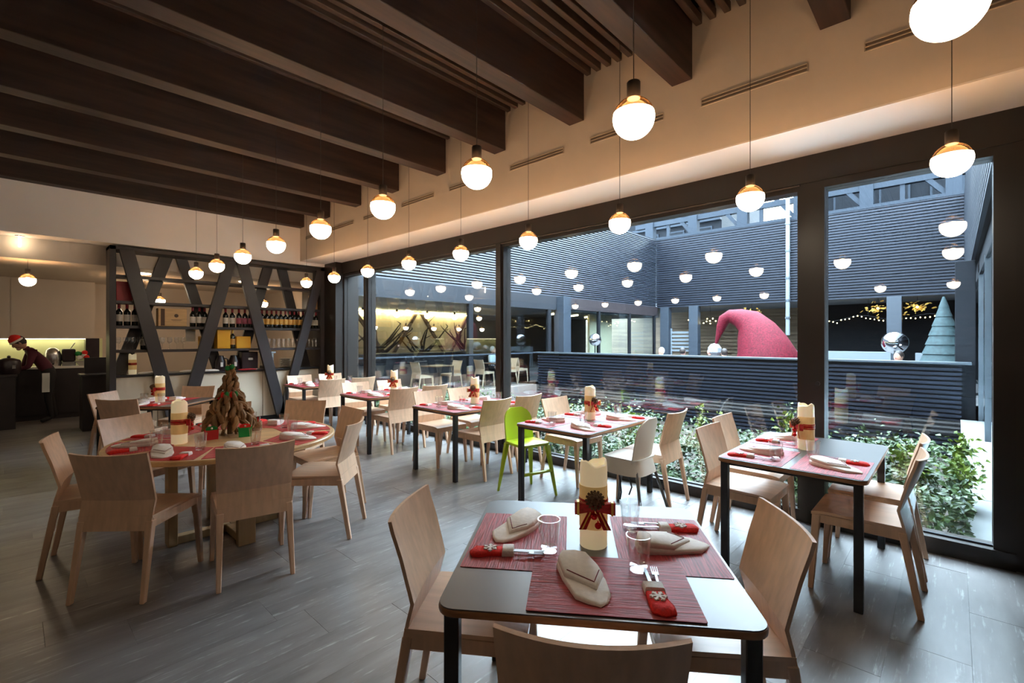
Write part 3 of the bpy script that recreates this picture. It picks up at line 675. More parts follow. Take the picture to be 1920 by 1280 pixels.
x, y = t1(.012, .02); candle(x, y, ZT, 'pillar candle with red bow on the square front table', face_cam(x, y)+.08)
for i, (n, yc) in enumerate(WT):
    x, y = 3.93, yc+.02; candle(x, y, ZT, 'ribboned pillar candle on the %s window table from the door' % n, face_cam(x, y)+(-1.1, .7, -.35, -.3, -.3)[i])
candle(RT[0]-.34, RT[1]+.0, ZT, 'ribboned pillar candle on the round oak table', face_cam(.9, 4.3)+1.4, full=True)
candle(T7[0], T7[1], ZT, 'ribboned pillar candle on the square table behind the round one', face_cam(*T7[:2])-1.4)

# ---- driftwood christmas tree on the round table
tx, ty = RT[0]+.04, RT[1]+.13
t = thing('driftwood_tree', 'small christmas tree built of driftwood sticks on the round table', 'decoration', (tx, ty, ZT))
stk = []
for k in range(5):
    rnd = random.Random(k); pts = [(rnd.uniform(-.006, .006)+.017*math.sin(i*1.2+k), rnd.uniform(-.008, .008), -.062+.031*i) for i in range(5)]
    stk.append(MB().tube(pts, [.007, .016, .019, .015, .006], 7).mesh('driftwood_stick', smooth=50))
obj('trunk', MB().tube([(0, 0, 0), (.005, 0, .3), (0, 0, .54)], [.022, .018, .010], 8), 'driftwood', t)
for k in range(4): a = k*PI/2+.4; obj('stand_leg', MB().tube([(.02*math.cos(a), .02*math.sin(a), .11), (.055*math.cos(a), .055*math.sin(a), .05), (.075*math.cos(a), .075*math.sin(a), 0)], [.012, .010, .009], 6), 'driftwood', t)
rnd = random.Random(3); nl = 10
for l in range(nl):
    z = .125+.42*l/(nl-1); rr = .150*(1-l/(nl-1))**1.2+.012; n = max(4, int(13*(1-l/nl)+2))
    for j in range(n):
        a = 2*PI*(j+.5*(l % 2))/n+rnd.uniform(-.15, .15); tilt = R(30)*(1-l/nl*.75)+rnd.uniform(-.30, .30)
        o = obj('driftwood_stick', stk[rnd.randrange(5)], 'driftwood', t, (rr*math.cos(a), rr*math.sin(a), z-.015)); o.rotation_euler = (rnd.uniform(-.45, .45), PI-tilt, a+rnd.uniform(-.4, .4)); s = .75+.45*(1-l/nl); o.scale = (s, s, s)
for k, (a, z, rr) in enumerate(((-2.6, .33, .075), (-2.1, .335, .085), (-1.7, .335, .085), (-1.3, .335, .085), (-3.0, .32, .085))):
    obj('felt_charm', MB().ball((rr*math.cos(a), rr*math.sin(a), z), .018, 8, 6, (.8, .5, 1.5)).mesh('felt_charm', smooth=60), 'felt_green' if k % 2 else 'red_felt', t)
for a, dz in ((-2.6, 0), (-1.2, .01), (-.6, 0)): obj('top_leaf', MB().ball((.025*math.cos(a), .025*math.sin(a), .55+dz), .02, 8, 6, (1, .4, 1.1)).mesh('top_leaf', smooth=60), 'felt_green', t)
def gift_card(x, y, rz, m, top, label):
    c = thing('gift_bag', label, 'bag', (x, y, ZT), rz)
    obj('bag_body', MB().hexa([(-.045, -.012, 0), (.045, -.012, 0), (.045, .012, 0), (-.045, .012, 0), (-.05, -.004, .085), (.05, -.004, .085), (.05, .004, .085), (-.05, .004, .085)]).mesh('bag_body', bevel=.002, seg=1), m, c)
    obj('bag_flap', MB().puffy([(-.04, 0), (.04, 0), (.03, .012), (-.03, .012)], .03).mesh('bag_flap'), top, c, (0, -.006, .075)); obj('bag_button', MB().ball((0, -.01, .09), .008, 8, 6), 'white_felt', c)
gift_card(RT[0]-.135, RT[1]-.03, face_cam(1.08, 4.2)+.2, 'card_red', 'felt_green', 'small red paper gift bag in front of the driftwood tree')
gift_card(RT[0]+.085, RT[1]-.10, face_cam(1.3, 4.2), 'card_green', 'red_felt', 'small green paper gift bag in front of the driftwood tree')
t = thing('cork_pot', 'small cork pot with candy sticks right of the driftwood tree', 'pot', (RT[0]+.25, RT[1]+.14, ZT))
obj('pot_body', MB().lathe([(.0001, 0), (.042, 0), (.045, .01), (.045, .075), (.040, .077), (.038, .02), (.0001, .018)], 16, cap=False).mesh('pot_body', smooth=40), 'cork', t)
for k in range(4): obj('candy_stick', MB().tube([(.02*math.cos(k*1.6), .02*math.sin(k*1.6), .02), (.028*math.cos(k*1.6), .028*math.sin(k*1.6), .115)], .004, 6), 'red_felt' if k % 2 else 'white_felt', t)

# ================================================================== PENDANT LAMPS
gr = .0925
def arc(a0, a1, n, r): return [(max(1e-4, r*math.sin(R(a0+(a1-a0)*i/n))), r*math.cos(R(a0+(a1-a0)*i/n))) for i in range(n+1)]
frost_me = MB().lathe(list(reversed(arc(76, 180, 12, gr))), 28, cap=False).mesh('frosted_bowl', smooth=60)
clear_me = MB().lathe(arc(12, 76, 9, gr), 28, cap=False).mesh('clear_cap', smooth=60)
bulb_me = MB().ball((0, 0, .018), .030, 14, 8, (1, 1, .8)).mesh('bulb', smooth=60)
sock2 = MB().lathe([(.0001, .088), (.030, .088), (.030, .160), (.027, .164), (.0001, .166)], 20, cap=False).mesh('socket', smooth=40)
cabs = {}
def lamp(x, y, z, top, label, group):
    t = thing('pendant_lamp', label, 'lamp', (x, y, z), 0, group)
    obj('frosted_bowl', frost_me, 'lamp_frost', t); obj('clear_cap', clear_me, 'lamp_clear_glass', t); obj('bulb', bulb_me, 'lamp_bulb', t); obj('socket', sock2, 'lamp_socket', t)
    k = round(top-z, 3)
    if k not in cabs: cabs[k] = MB().tube([(0, 0, .164), (0, 0, k)], .0022, 6).mesh('cable')
    obj('cable', cabs[k], 'cable', t)
for i in range(9):
    y = .01+1.0475*i
    for xx, nm in ((1.93, 'aisle'), (3.60, 'window'), (-2.36, 'inner')):
        if nm == 'inner':
            lamp(xx, y, 2.548, 4.33, 'glass globe pendant of the inner row, %s from the camera end' % ORD[i], 'globe pendants of the inner row')
        else: lamp(xx, y, 2.548, 4.33, 'glass globe pendant, %s in the %s row from the camera' % (ORD[i], nm), 'globe pendants')
lamp(.175, 10.0, 2.42, 2.72, 'lone globe pendant hanging in the bar opening at far left', 'bar pendants')
for k, (x, y) in enumerate(((1.75, 11.2), (2.1, 11.9), (3.85, 11.2))): lamp(x, y, 2.33, 2.72, 'globe pendant behind the shelf partition, %s from the left' % ORD[k], 'bar pendants')
t = thing('spot_light', 'slim white spotlight on the soffit at far left', 'lamp', (.09, 9.78, 3.03)); 
obj('spot_plate', MB().lathe([(.05, -.012), (.05, 0)], 16), 'white_plastic', t); obj('spot_tube', MB().lathe([(.012, -.16), (.014, -.15), (.014, -.012)], 12), 'down_light', t)
for k, (x, y) in enumerate(((1.62, 10.6), (3.3, 10.6))):
    tag(obj('down_light', MB().lathe([(.11, -.012), (.12, 0)], 20).mesh('down_light'), 'down_light', None, (x, y, 2.72)), 'round recessed ceiling light behind the shelf partition, %s' % ('left one', 'right one')[k], 'lamp', 'recessed bar lights')

# ================================================================== SHELF PARTITION
SH = thing('shelf_partition', 'tall dark shelf partition with crossing diagonal boards holding bottles', 'shelf', (0, YB, 0))
X0, X1, DY = 1.045, 4.45, .38
for x in (X0, X1-.08): obj('post', B(x, x+.08, 0, DY, 0, 3.0).mesh('post', bevel=.004, seg=1), 'shelf_board', SH)
obj('top_board', B(X0, X1, 0, DY, 2.94, 3.0).mesh('top_board', bevel=.004, seg=1), 'shelf_board', SH)
SZ = [2.56, 2.15, 1.76, 1.375]
for z in SZ: obj('shelf', B(X0+.08, X1-.08, .045, DY-.045, z-.045, z).mesh('shelf', bevel=.003, seg=1), 'shelf_board', SH)
def diag(xt, xb, y0, y1, w=.19, z0=.06, z1=2.945):
    obj('diagonal_board', MB().hexa([(xb-w/2, y0, z0), (xb+w/2, y0, z0), (xb+w/2, y1, z0), (xb-w/2, y1, z0), (xt-w/2, y0, z1), (xt+w/2, y0, z1), (xt+w/2, y1, z1), (xt-w/2, y1, z1)]).mesh('diagonal_board', bevel=.003, seg=1), 'shelf_board', SH)
diag(1.25, 1.90, -.035, .035); diag(2.70, 1.98, -.035, .035); diag(2.90, 3.60, -.035, .035); diag(4.36, 3.62, -.035, .035, .17)
diag(1.83, 1.20, DY-.035, DY+.035, z0=.98); diag(2.05, 2.62, DY-.035, DY+.035, .17, .98); diag(3.47, 2.95, DY-.035, DY+.035, .18, .98); diag(3.74, 4.22, DY-.035, DY+.035, .18, .98)
# cabinets under the shelves
tag(obj('worktop', B(X0+.05, X1-.05, 9.56, 10.10, .945, .975).mesh('worktop', bevel=.004, seg=1), 'worktop_dark'), 'dark continuous worktop under the shelf partition', 'worktop')
nC = 6; cw = (X1-.08-X0-.08)/nC
for k in range(nC):
    c = thing('base_cabinet', 'cream base cabinet under the shelf partition, %s from the left' % ORD[k], 'cabinet', (X0+.08+cw*(k+.5), 9.60, 0), 0, 'cream base cabinets')
    obj('body', B(-cw/2+.002, cw/2-.002, .02, .48, .08, .945).mesh('body'), 'cream_door', c); obj('plinth', B(-cw/2, cw/2, .05, .46, 0, .08).mesh('plinth'), 'worktop_dark', c)
    obj('door', B(-cw/2+.004, cw/2-.004, 0, .02, .085, .935).mesh('door', bevel=.002, seg=1), 'cream_door', c)
# bottles
bot_me = MB().lathe([(.0001, 0), (.036, 0), (.038, .006), (.038, .185), (.034, .205), (.017, .232), (.0145, .245), (.0145, .29), (.016, .292), (.016, .302), (.0001, .303)], 14, cap=False).mesh('bottle_body', smooth=40)
lab_me = MB().lathe([(.0383, .06), (.0388, .061), (.0388, .155), (.0383, .156)], 14, cap=False).mesh('bottle_label', smooth=40)
foil_me = MB().lathe([(.0152, .243), (.0165, .245), (.0165, .30), (.0155, .305), (.0001, .306)], 12, cap=False).mesh('foil', smooth=40)
def bottle(x, y, z, lab, m='bottle_label', grp='', foil='foil_red'):
    t = thing('wine_bottle', lab, 'bottle', (x, y, z), random.uniform(0, 6), grp)
    t.scale = (1.2, 1.2, 1.12); obj('bottle_body', bot_me, 'bottle_glass', t); obj('bottle_label', lab_me, m, t)
    if foil: obj('foil', foil_me, foil, t)
def brow(xs, z, where, m, grp, ys=(9.67,)):
    for k, x in enumerate(xs): bottle(x, ys[k % len(ys)], z, 'dark wine bottle, %s from the left in the row %s' % (ORD[k], where), m, grp)
brow([1.18, 1.28, 1.38], SZ[2], 'beside the left post', 'bottle_label', 'bottles beside the left post')
brow([2.18, 2.27, 2.36, 2.45], SZ[2], 'right of the wooden crate', 'bottle_label', 'bottles right of the crate', (9.70, 9.66))
brow([2.68, 2.79], SZ[2], 'with white labels at the middle', 'bottle_label', 'white label bottles'); brow([2.90, 3.00, 3.10], SZ[2], 'with rose labels at the middle', 'rose_label', 'rose label bottles')
brow([3.30+.0865*k for k in range(10)], SZ[2], 'with amber labels at the right', 'amber_label', 'amber label bottles')
brow([4.20, 4.275, 4.345], SZ[2], 'beside the right post', 'bottle_label', 'bottles beside the right post')
t = thing('wine_crate', 'pale wooden wine crate with round emblem lying on the shelf', 'crate', (1.87, 9.66, SZ[2]))
obj('crate_box', B(-.20, .20, -.07, .10, 0, .30).mesh('crate_box', bevel=.004, seg=1), 'crate_wood', t); obj('emblem', MB().lathe([(.03, 0), (.03, .002)], 16, Matrix.Translation((.05, -.0705, .18)) @ Matrix.Rotation(PI/2, 4, 'X')), 'ink', t)
obj('lettering', MB().box(-.02, .13, -.0715, -.0703, .105, .112).box(.0, .11, -.0715, -.0703, .09, .094), 'ink', t); obj('dark_strip', B(-.165, -.11, -.0715, -.07, .01, .29), 'ink', t)
tag(obj('red_box', B(1.14, 1.34, 9.62, 9.84, SZ[1], SZ[1]+.31).mesh('red_box', bevel=.004, seg=1), 'red_box'), 'dark red carton on the shelf at upper left', 'box')
tag(obj('wicker_box', B(4.24, 4.36, 9.62, 9.80, SZ[1], SZ[1]+.30).mesh('wicker_box', bevel=.01), 'crate_wood'), 'tan upright box beside the right post', 'box')
for x0, x1, h, lab in ((2.28, 2.34, .22, 'narrow yellow box behind the second diagonal board'), (2.53, 2.74, .36, 'tall yellow champagne box on the lower shelf'), (2.84, 3.08, .22, 'short wide yellow champagne box on the lower shelf')):
    tag(obj('yellow_box', B(x0, x1, 9.60, 9.80, SZ[3], SZ[3]+h).mesh('yellow_box', bevel=.004, seg=1), 'yellow_box'), lab, 'box', 'yellow boxes on the lower shelf')
bottle(2.79, 9.66, SZ[3], 'dark champagne bottle between the two yellow boxes', 'amber_label', 'champagne bottles', 'gold_deco'); bottle(1.50, 9.72, SZ[3], 'dark bottle beside the wine glasses at left', 'bottle_label', 'champagne bottles')
tag(obj('paper_notice', B(2.10, 2.25, 9.83, 9.834, 1.50, 1.72).mesh('paper_notice'), 'paper'), 'white paper sheet hanging behind the lower shelf', 'paper')
wg_me = MB().lathe([(.0001, 0), (.032, .001), (.030, .004), (.005, .010), (.004, .085), (.012, .095), (.036, .125), (.042, .16), (.036, .20), (.0345, .20), (.040, .16), (.034, .127), (.010, .099), (.0001, .098)], 16, cap=False).mesh('wine_glass', smooth=50)
for k, x in enumerate((1.17, 1.26, 1.35, 1.44)): tag(obj('wine_glass', wg_me, 'tumbler_glass', None, (x, 9.66, SZ[3])), 'stemmed wine glass, %s from the left post on the lower shelf' % ORD[k], 'glass', 'wine glasses at the left')
for k, x in enumerate((1.74, 1.84, 1.94, 2.03)): tag(obj('wine_glass', wg_me, 'tumbler_glass', None, (x, 9.66, SZ[3])), 'stemmed wine glass, %s in the group behind the first diagonal' % ORD[k], 'glass', 'wine glasses in the second group')
for k in range(9): 
    o = obj('tumbler', tum_me, 'tumbler_glass', None, (3.42+.088*k, 9.64, SZ[3])); tag(o, 'upturned drinking glass on the lower shelf at right, %s from left' % ORD[k], 'glass', 'drinking glasses at the right'); o.scale = (1, 1, 1.5)
for k in range(3):
    o = obj('tumbler', tum_me, 'tumbler_glass', None, (4.20+.07*k, 9.66, SZ[3])); tag(o, 'drinking glass beside the right post, %s from left' % ORD[k], 'glass', 'glasses beside the right post'); o.scale = (.8, .8, 1.6)
candle(1.36, 9.75, .975, 'ribboned pillar candle on the worktop under the shelves', 2.0, full=False)
def kettle(x, lab, w):
    t = thing('coffee_jug', lab, 'jug', (x, 9.75, .975))
    obj('jug_body', MB().lathe([(.0001, 0), (.08*w, 0), (.095*w, .03), (.09*w, .16), (.06*w, .24), (.055*w, .27), (.0001, .275)], 16, cap=False).mesh('jug_body', smooth=40), 'appliance_dark', t)
    obj('jug_label', B(-.02, .02, -.096*w, -.09*w, .07, .15), 'paper', t); obj('jug_handle', MB().tube([(.06*w, 0, .23), (.13*w, 0, .2), (.13*w, 0, .08), (.09*w, 0, .05)], .012, 8), 'appliance_dark', t)
kettle(2.62, 'dark jug on the worktop behind the driftwood tree top, left one', .9); kettle(2.84, 'dark jug on the worktop behind the driftwood tree top, right one', 1.05)
t = thing('coffee_machine', 'dark boxy coffee machine on the worktop', 'coffee machine', (3.09, 9.80, .975))
obj('machine_body', B(-.14, .14, -.13, .13, 0, .33).mesh('machine_body', bevel=.01), 'appliance_dark', t); obj('machine_spout', B(-.04, .04, -.16, -.13, .18, .22), 'appliance_steel', t); obj('drip_tray', B(-.12, .12, -.17, -.13, 0, .02), 'appliance_steel', t)
t = thing('espresso_machine', 'low steel espresso machine on the worktop beside the plate stack', 'coffee machine', (3.43, 9.80, .975))
obj('machine_body', B(-.09, .09, -.12, .12, .05, .30).mesh('machine_body', bevel=.01), 'appliance_steel', t); obj('cup_tray', B(-.11, .11, -.16, .14, .30, .33), 'appliance_steel', t); obj('group_head', MB().lathe([(.03, .14), (.03, .2)], 12, Matrix.Translation((0, -.14, 0))), 'appliance_dark', t); obj('foot', B(-.09, .09, -.15, .12, 0, .05), 'appliance_dark', t)
for k in range(9): tag(obj('plate', MB().lathe([(.0001, 0), (.07, 0), (.125, .016), (.125, .020), (.07, .006), (.0001, .005)], 20, cap=False).mesh('plate', smooth=40), 'china', None, (3.78, 9.80, .975+.021*k)), 'cream plate in the stack on the worktop, %s from the bottom' % ORD[k], 'plate', 'stacked cream plates')
for k, x in enumerate((1.55, 2.12, 2.45)): tag(obj('linen_pile', MB().puffy(rrect(.12, .09, .03, 3), .03).mesh('linen_pile', smooth=50), 'napkin_cloth', None, (x, 9.70, .975)), 'flat white linen pile on the worktop, %s from the left' % ORD[k], 'linen', 'linen piles')
tag(obj('red_cloth', MB().puffy(rrect(.14, .09, .03, 3), .022).mesh('red_cloth', smooth=50), 'placemat_bright', None, (3.02, 9.60, .975)), 'folded red cloth at the front of the worktop', 'cloth')

# ================================================================== BAR AT FAR LEFT
t = thing('back_counter', 'dark back counter along the bar wall at far left', 'counter', (0, 12.75, 0))
obj('body', B(-4, 1.6, 0, .56, 0, .97).mesh('body'), 'bar_dark', t); obj('worktop', B(-4, 1.62, -.03, .57, .97, 1.01).mesh('worktop', bevel=.004, seg=1), 'china', t)
for k in range(5): obj('front_panel', B(-1.2+.56*k+.004, -1.2+.56*(k+1)-.004, -.018, 0, .1, .96).mesh('front_panel'), 'bar_dark', t)
t = thing('wall_cabinet', 'plain beige wall cabinet above the lit backsplash', 'cabinet', (0, 12.95, 1.555))
obj('body', B(-5, 1.20, .02, .40, 0, 1.16).mesh('body'), 'wall_cabinet', t)
for k in range(4): obj('door', B(-3.6+1.2*k+.003, -3.6+1.2*(k+1)-.003, 0, .02, 0, 1.16).mesh('door'), 'wall_cabinet', t)
obj('led_strip', B(-4, 1.05, .25, .28, -.012, 0), 'led_strip', t)
tag(obj('counter_box', B(1.04, 1.25, 12.80, 13.1, 1.01, 1.56).mesh('counter_box', bevel=.004, seg=1), 'appliance_dark'), 'dark upright box at the right end of the back counter', 'box')
t = thing('bar_island', 'dark bar island at the left edge of the picture', 'counter', (-1.5, 11.75, 0))
obj('body', B(-1.5, 1.56, 0, .55, 0, .90).mesh('body'), 'bar_dark', t); obj('worktop', B(-1.52, 1.58, -.02, .57, .90, .935).mesh('worktop', bevel=.004, seg=1), 'bar_dark', t)
t = thing('service_station', 'low dark service cabinet beside the left post of the shelves', 'cabinet', (1.02, 10.6, 0))
obj('body', B(-.20, .22, 0, .5, 0, .92).mesh('body', bevel=.004, seg=1), 'bar_dark', t); obj('worktop', B(-.22, .24, -.02, .52, .92, .95).mesh('worktop', bevel=.004, seg=1), 'worktop_dark', t); obj('rear_ledge', B(-.14, .24, .42, .5, .95, 1.22).mesh('rear_ledge'), 'bar_dark', t)
t = thing('soup_kettle', 'black soup kettle on the bar island', 'kettle', (-.02, 12.02, .935))
obj('kettle_body', MB().lathe([(.0001, 0), (.13, 0), (.15, .04), (.15, .22), (.13, .25), (.06, .28), (.0001, .285)], 20, cap=False).mesh('kettle_body', smooth=40), 'appliance_dark', t); obj('lid_knob', MB().ball((0, 0, .30), .025, 10, 6), 'appliance_dark', t); obj('dial_plate', B(.04, .08, -.16, -.14, .1, .16), 'appliance_steel', t)
t = thing('tea_urn', 'steel domed urn on the back counter behind the person', 'urn', (.57, 13.0, 1.01))
obj('urn_body', MB().lathe([(.0001, 0), (.12, 0), (.13, .05), (.13, .22), (.10, .32), (.05, .36), (.0001, .365)], 20, cap=False).mesh('urn_body', smooth=40), 'appliance_steel', t); obj('urn_tap', MB().tube([(0, -.13, .06), (0, -.19, .06), (0, -.19, .03)], .012, 8), 'appliance_dark', t)
t = thing('toaster', 'dark squat toaster on the back counter', 'toaster', (.80, 12.98, 1.01))
obj('toaster_body', B(-.10, .10, -.09, .09, .08, .34).mesh('toaster_body', bevel=.03, seg=3), 'appliance_dark', t); obj('toaster_base', B(-.10, .10, -.09, .09, 0, .08), 'appliance_steel', t); obj('toaster_lever', MB().tube([(.02, -.02, .33), (.09, -.02, .46)], .008, 6), 'appliance_steel', t)
t = thing('fruit_bowl', 'white bowl with red and green decoration on the back counter', 'bowl', (1.0, 12.82, 1.01))
obj('bowl', MB().lathe([(.0001, 0), (.05, 0), (.07, .02), (.13, .10), (.125, .10), (.06, .025), (.0001, .015)], 20, cap=False).mesh('bowl', smooth=40), 'china', t)
for k, (x, y, z, m) in enumerate(((-.05, 0, .16, 'china'), (.05, -.02, .17, 'red_felt'), (.0, .03, .23, 'felt_green'), (-.07, .03, .24, 'felt_green'), (.02, 0, .20, 'china'), (.03, .0, .26, 'red_felt'))): obj('ornament', MB().ball((x, y, z), .05, 10, 7).mesh('ornament', smooth=60), m, t)

# ================================================================== PEOPLE
def person(name, label, J, E, rad, regions, loc, rz, hair=None, group=None):
    """J: joint -> position, E: edges, rad: joint -> radius, regions: list of (material, joints)"""
    names = list(J); idx = {k: i for i, k in enumerate(names)}
    me = bpy.data.meshes.new('body'); me.from_pydata([J[k] for k in names], [(idx[a], idx[b]) for a, b in E], [])
    o = bpy.data.objects.new('tmp_body', me); COL.objects.link(o)
    sk = o.modifiers.new('s', 'SKIN'); sk.use_smooth_shade = True; ss = o.modifiers.new('u', 'SUBSURF'); ss.levels = 2
    for k in names:
        v = me.skin_vertices[0].data[idx[k]]; r = rad[k]; v.radius = r if isinstance(r, tuple) else (r, r); v.use_root = (k == 'pelvis')
    dg = bpy.context.evaluated_depsgraph_get(); new = bpy.data.meshes.new_from_object(o.evaluated_get(dg)); bpy.data.objects.remove(o)
    new.materials.clear(); owner = {}
    for i, (m, js) in enumerate(regions):
        new.materials.append(MATS[m])
        for j in js: owner[j] = i
    pts = [(Vector(J[k]), owner[k], max(rad[k]) if isinstance(rad[k], tuple) else rad[k]) for k in names]
    for p in new.polygons:
        c = p.center; p.material_index = min(pts, key=lambda q: (q[0]-c).length-q[2]*.6)[1]
    new.polygons.foreach_set('use_smooth', [True]*len(new.polygons))
    t = thing('person', label, 'person', loc, rz, group); b = obj('body', new, None, t); return t
def hand(J, E, rad, wrist, side, d, up, s=1.0):
    """palm and five fingers leaving joint `wrist`; d: finger direction, up: across the palm (thumb side)"""
    w = Vector(J[wrist]); d = Vector(d).normalized(); up = Vector(up).normalized(); n = d.cross(up)
    pk = side+'palm'; J[pk] = tuple(w+d*.055*s); rad[pk] = (.034*s, .016*s); E.append((wrist, pk)); js = [pk]
    for k, (o_, L_) in enumerate(((.030, .068), (.010, .078), (-.010, .072), (-.030, .056))):
        a, b, c = side+'f%da' % k, side+'f%db' % k, side+'f%dc' % k
        J[a] = tuple(w+d*.085*s+up*o_*s); J[b] = tuple(w+d*(.085+L_*.55)*s+up*o_*s+n*.010*s); J[c] = tuple(w+d*(.085+L_*.9)*s+up*o_*s+n*.034*s)
        for q, r in ((a, .0095), (b, .0088), (c, .0075)): rad[q] = r*s
        E += [(pk, a), (a, b), (b, c)]; js += [a, b, c]
    a, b = side+'t0', side+'t1'; J[a] = tuple(w+d*.05*s+up*.045*s+n*.008*s); J[b] = tuple(w+d*.085*s+up*.062*s+n*.022*s); rad[a] = .011*s; rad[b] = .009*s; E += [(pk, a), (a, b)]; js += [a, b]
    return js
def head_parts(t, c, fwd, up, hairm, hat=None, long=False):
    """face, ears and hair on a head centred at c"""
    c = Vector(c); f = Vector(fwd).normalized(); u = Vector(up); u = (u-f*u.dot(f)).normalized(); r = f.cross(u)
    M = Matrix(((r.x, f.x, u.x, c.x), (r.y, f.y, u.y, c.y), (r.z, f.z, u.z, c.z), (0, 0, 0, 1)))
    hd = MB(); hd.ball((0, 0, 0), .1, 20, 14, (.78, .95, 1.16)); hd.ball((0, .095, -.012), .016, 8, 6, (.8, 1, 1.5)); hd.ball((0, .06, -.085), .038, 10, 7, (1.1, 1, .8))
    for s in (-1, 1): hd.ball((s*.079, -.005, -.005), .022, 8, 6, (.35, .8, 1.3))
    hd.v = [tuple(M @ Vector(v)) for v in hd.v]; h = obj('head', hd.mesh('head', smooth=60), 'skin', t)
    ey = MB()
    for s in (-1, 1): ey.ball((s*.031, .083, .012), .010, 8, 6, (1.2, .6, .7))
    ey.v = [tuple(M @ Vector(v)) for v in ey.v]; obj('eyes', ey.mesh('eyes'), 'hair_dark', h)
    mo = MB().ball((0, .088, -.052), .02, 8, 6, (1.2, .35, .28)); mo.v = [tuple(M @ Vector(v)) for v in mo.v]; obj('mouth', mo.mesh('mouth'), 'rose_label', h)
    ha = MB().ball((0, -.018, .025), .106, 18, 12, (.83, .93, 1.06)); 
    if long: ha.ball((0, -.055, -.06), .085, 12, 9, (.95, .7, 1.3))
    ha.v = [tuple(M @ Vector(v)) for v in ha.v]; obj('hair', ha.mesh('hair', smooth=60), hairm, t)
    return M
# --- bending waiter: faces local +Y
J = dict(pelvis=(0, 0, .92), spine=(0, .07, 1.08), chest=(0, .20, 1.25), neckb=(0, .29, 1.36), neck=(0, .335, 1.40), lsh=(-.17, .24, 1.30), rsh=(.17, .24, 1.30),
         lel=(-.21, .30, 1.04), rel=(.21, .32, 1.04), lwr=(-.15, .50, .99), rwr=(.15, .52, .99), lhip=(-.095, 0, .88), rhip=(.095, -.01, .88), lkn=(-.10, .04, .49), rkn=(.11, -.02, .49), lan=(-.10, -.02, .09), ran=(.11, -.10, .09), lto=(-.115, .14, .035), rto=(.125, .06, .035), lhe=(-.10, -.05, .04), rhe=(.11, -.13, .04))
E = [('pelvis', 'spine'), ('spine', 'chest'), ('chest', 'neckb'), ('neckb', 'neck'), ('chest', 'lsh'), ('chest', 'rsh'), ('lsh', 'lel'), ('rsh', 'rel'), ('lel', 'lwr'), ('rel', 'rwr'), ('pelvis', 'lhip'), ('pelvis', 'rhip'), ('lhip', 'lkn'), ('rhip', 'rkn'), ('lkn', 'lan'), ('rkn', 'ran'), ('lan', 'lto'), ('ran', 'rto')]
for k in ('lhe', 'rhe'): del J[k]
rad = dict(pelvis=(.15, .115), spine=(.135, .105), chest=(.155, .115), neckb=.065, neck=.052, lsh=.068, rsh=.068, lel=.046, rel=.046, lwr=.028, rwr=.028, lhip=.092, rhip=.092, lkn=.060, rkn=.060, lan=.040, ran=.040, lto=.035, rto=.035)
lh = hand(J, E, rad, 'lwr', 'l', (.25, 1, -.15), (1, -.2, .3)); rh = hand(J, E, rad, 'rwr', 'r', (-.25, 1, -.15), (-1, -.2, .3))
t = person('person', 'waiter in burgundy shirt and red white cap bending over the bar island', J, E, rad, [('shirt_burgundy', ['spine', 'chest', 'lsh', 'rsh', 'lel', 'rel', 'neckb']), ('trousers_black', ['pelvis', 'lhip', 'rhip', 'lkn', 'rkn', 'lan', 'ran', 'lto', 'rto']), ('skin', ['neck', 'lwr', 'rwr']+lh+rh)], (.50, 12.35, 0), R(95))
M = head_parts(t, (0, .40, 1.475), (0, .80, -.60), (0, .6, .8), 'hair_dark')
ht = MB().lathe([(.098, .045), (.098, .08), (.085, .115), (.05, .15), (.015, .168), (.0001, .17)], 18, cap=False); ht.v = [tuple(M @ Vector(v)) for v in ht.v]; obj('cap', ht.mesh('cap', smooth=60), 'red_felt', t)
ht = MB().lathe([(.092, .03), (.106, .036), (.108, .058), (.097, .066)], 18, cap=False); ht.v = [tuple(M @ Vector(v)) for v in ht.v]; obj('cap_brim', ht.mesh('cap_brim', smooth=60), 'white_felt', t)
obj('side_towel', MB().sheet(lambda u, v: ((-.17-.01*math.sin(6*v), .02+.10*u, .92-.35*v), (1, 0, 0)), 4, 8, .012).mesh('side_towel', smooth=50), 'apron_white', t)
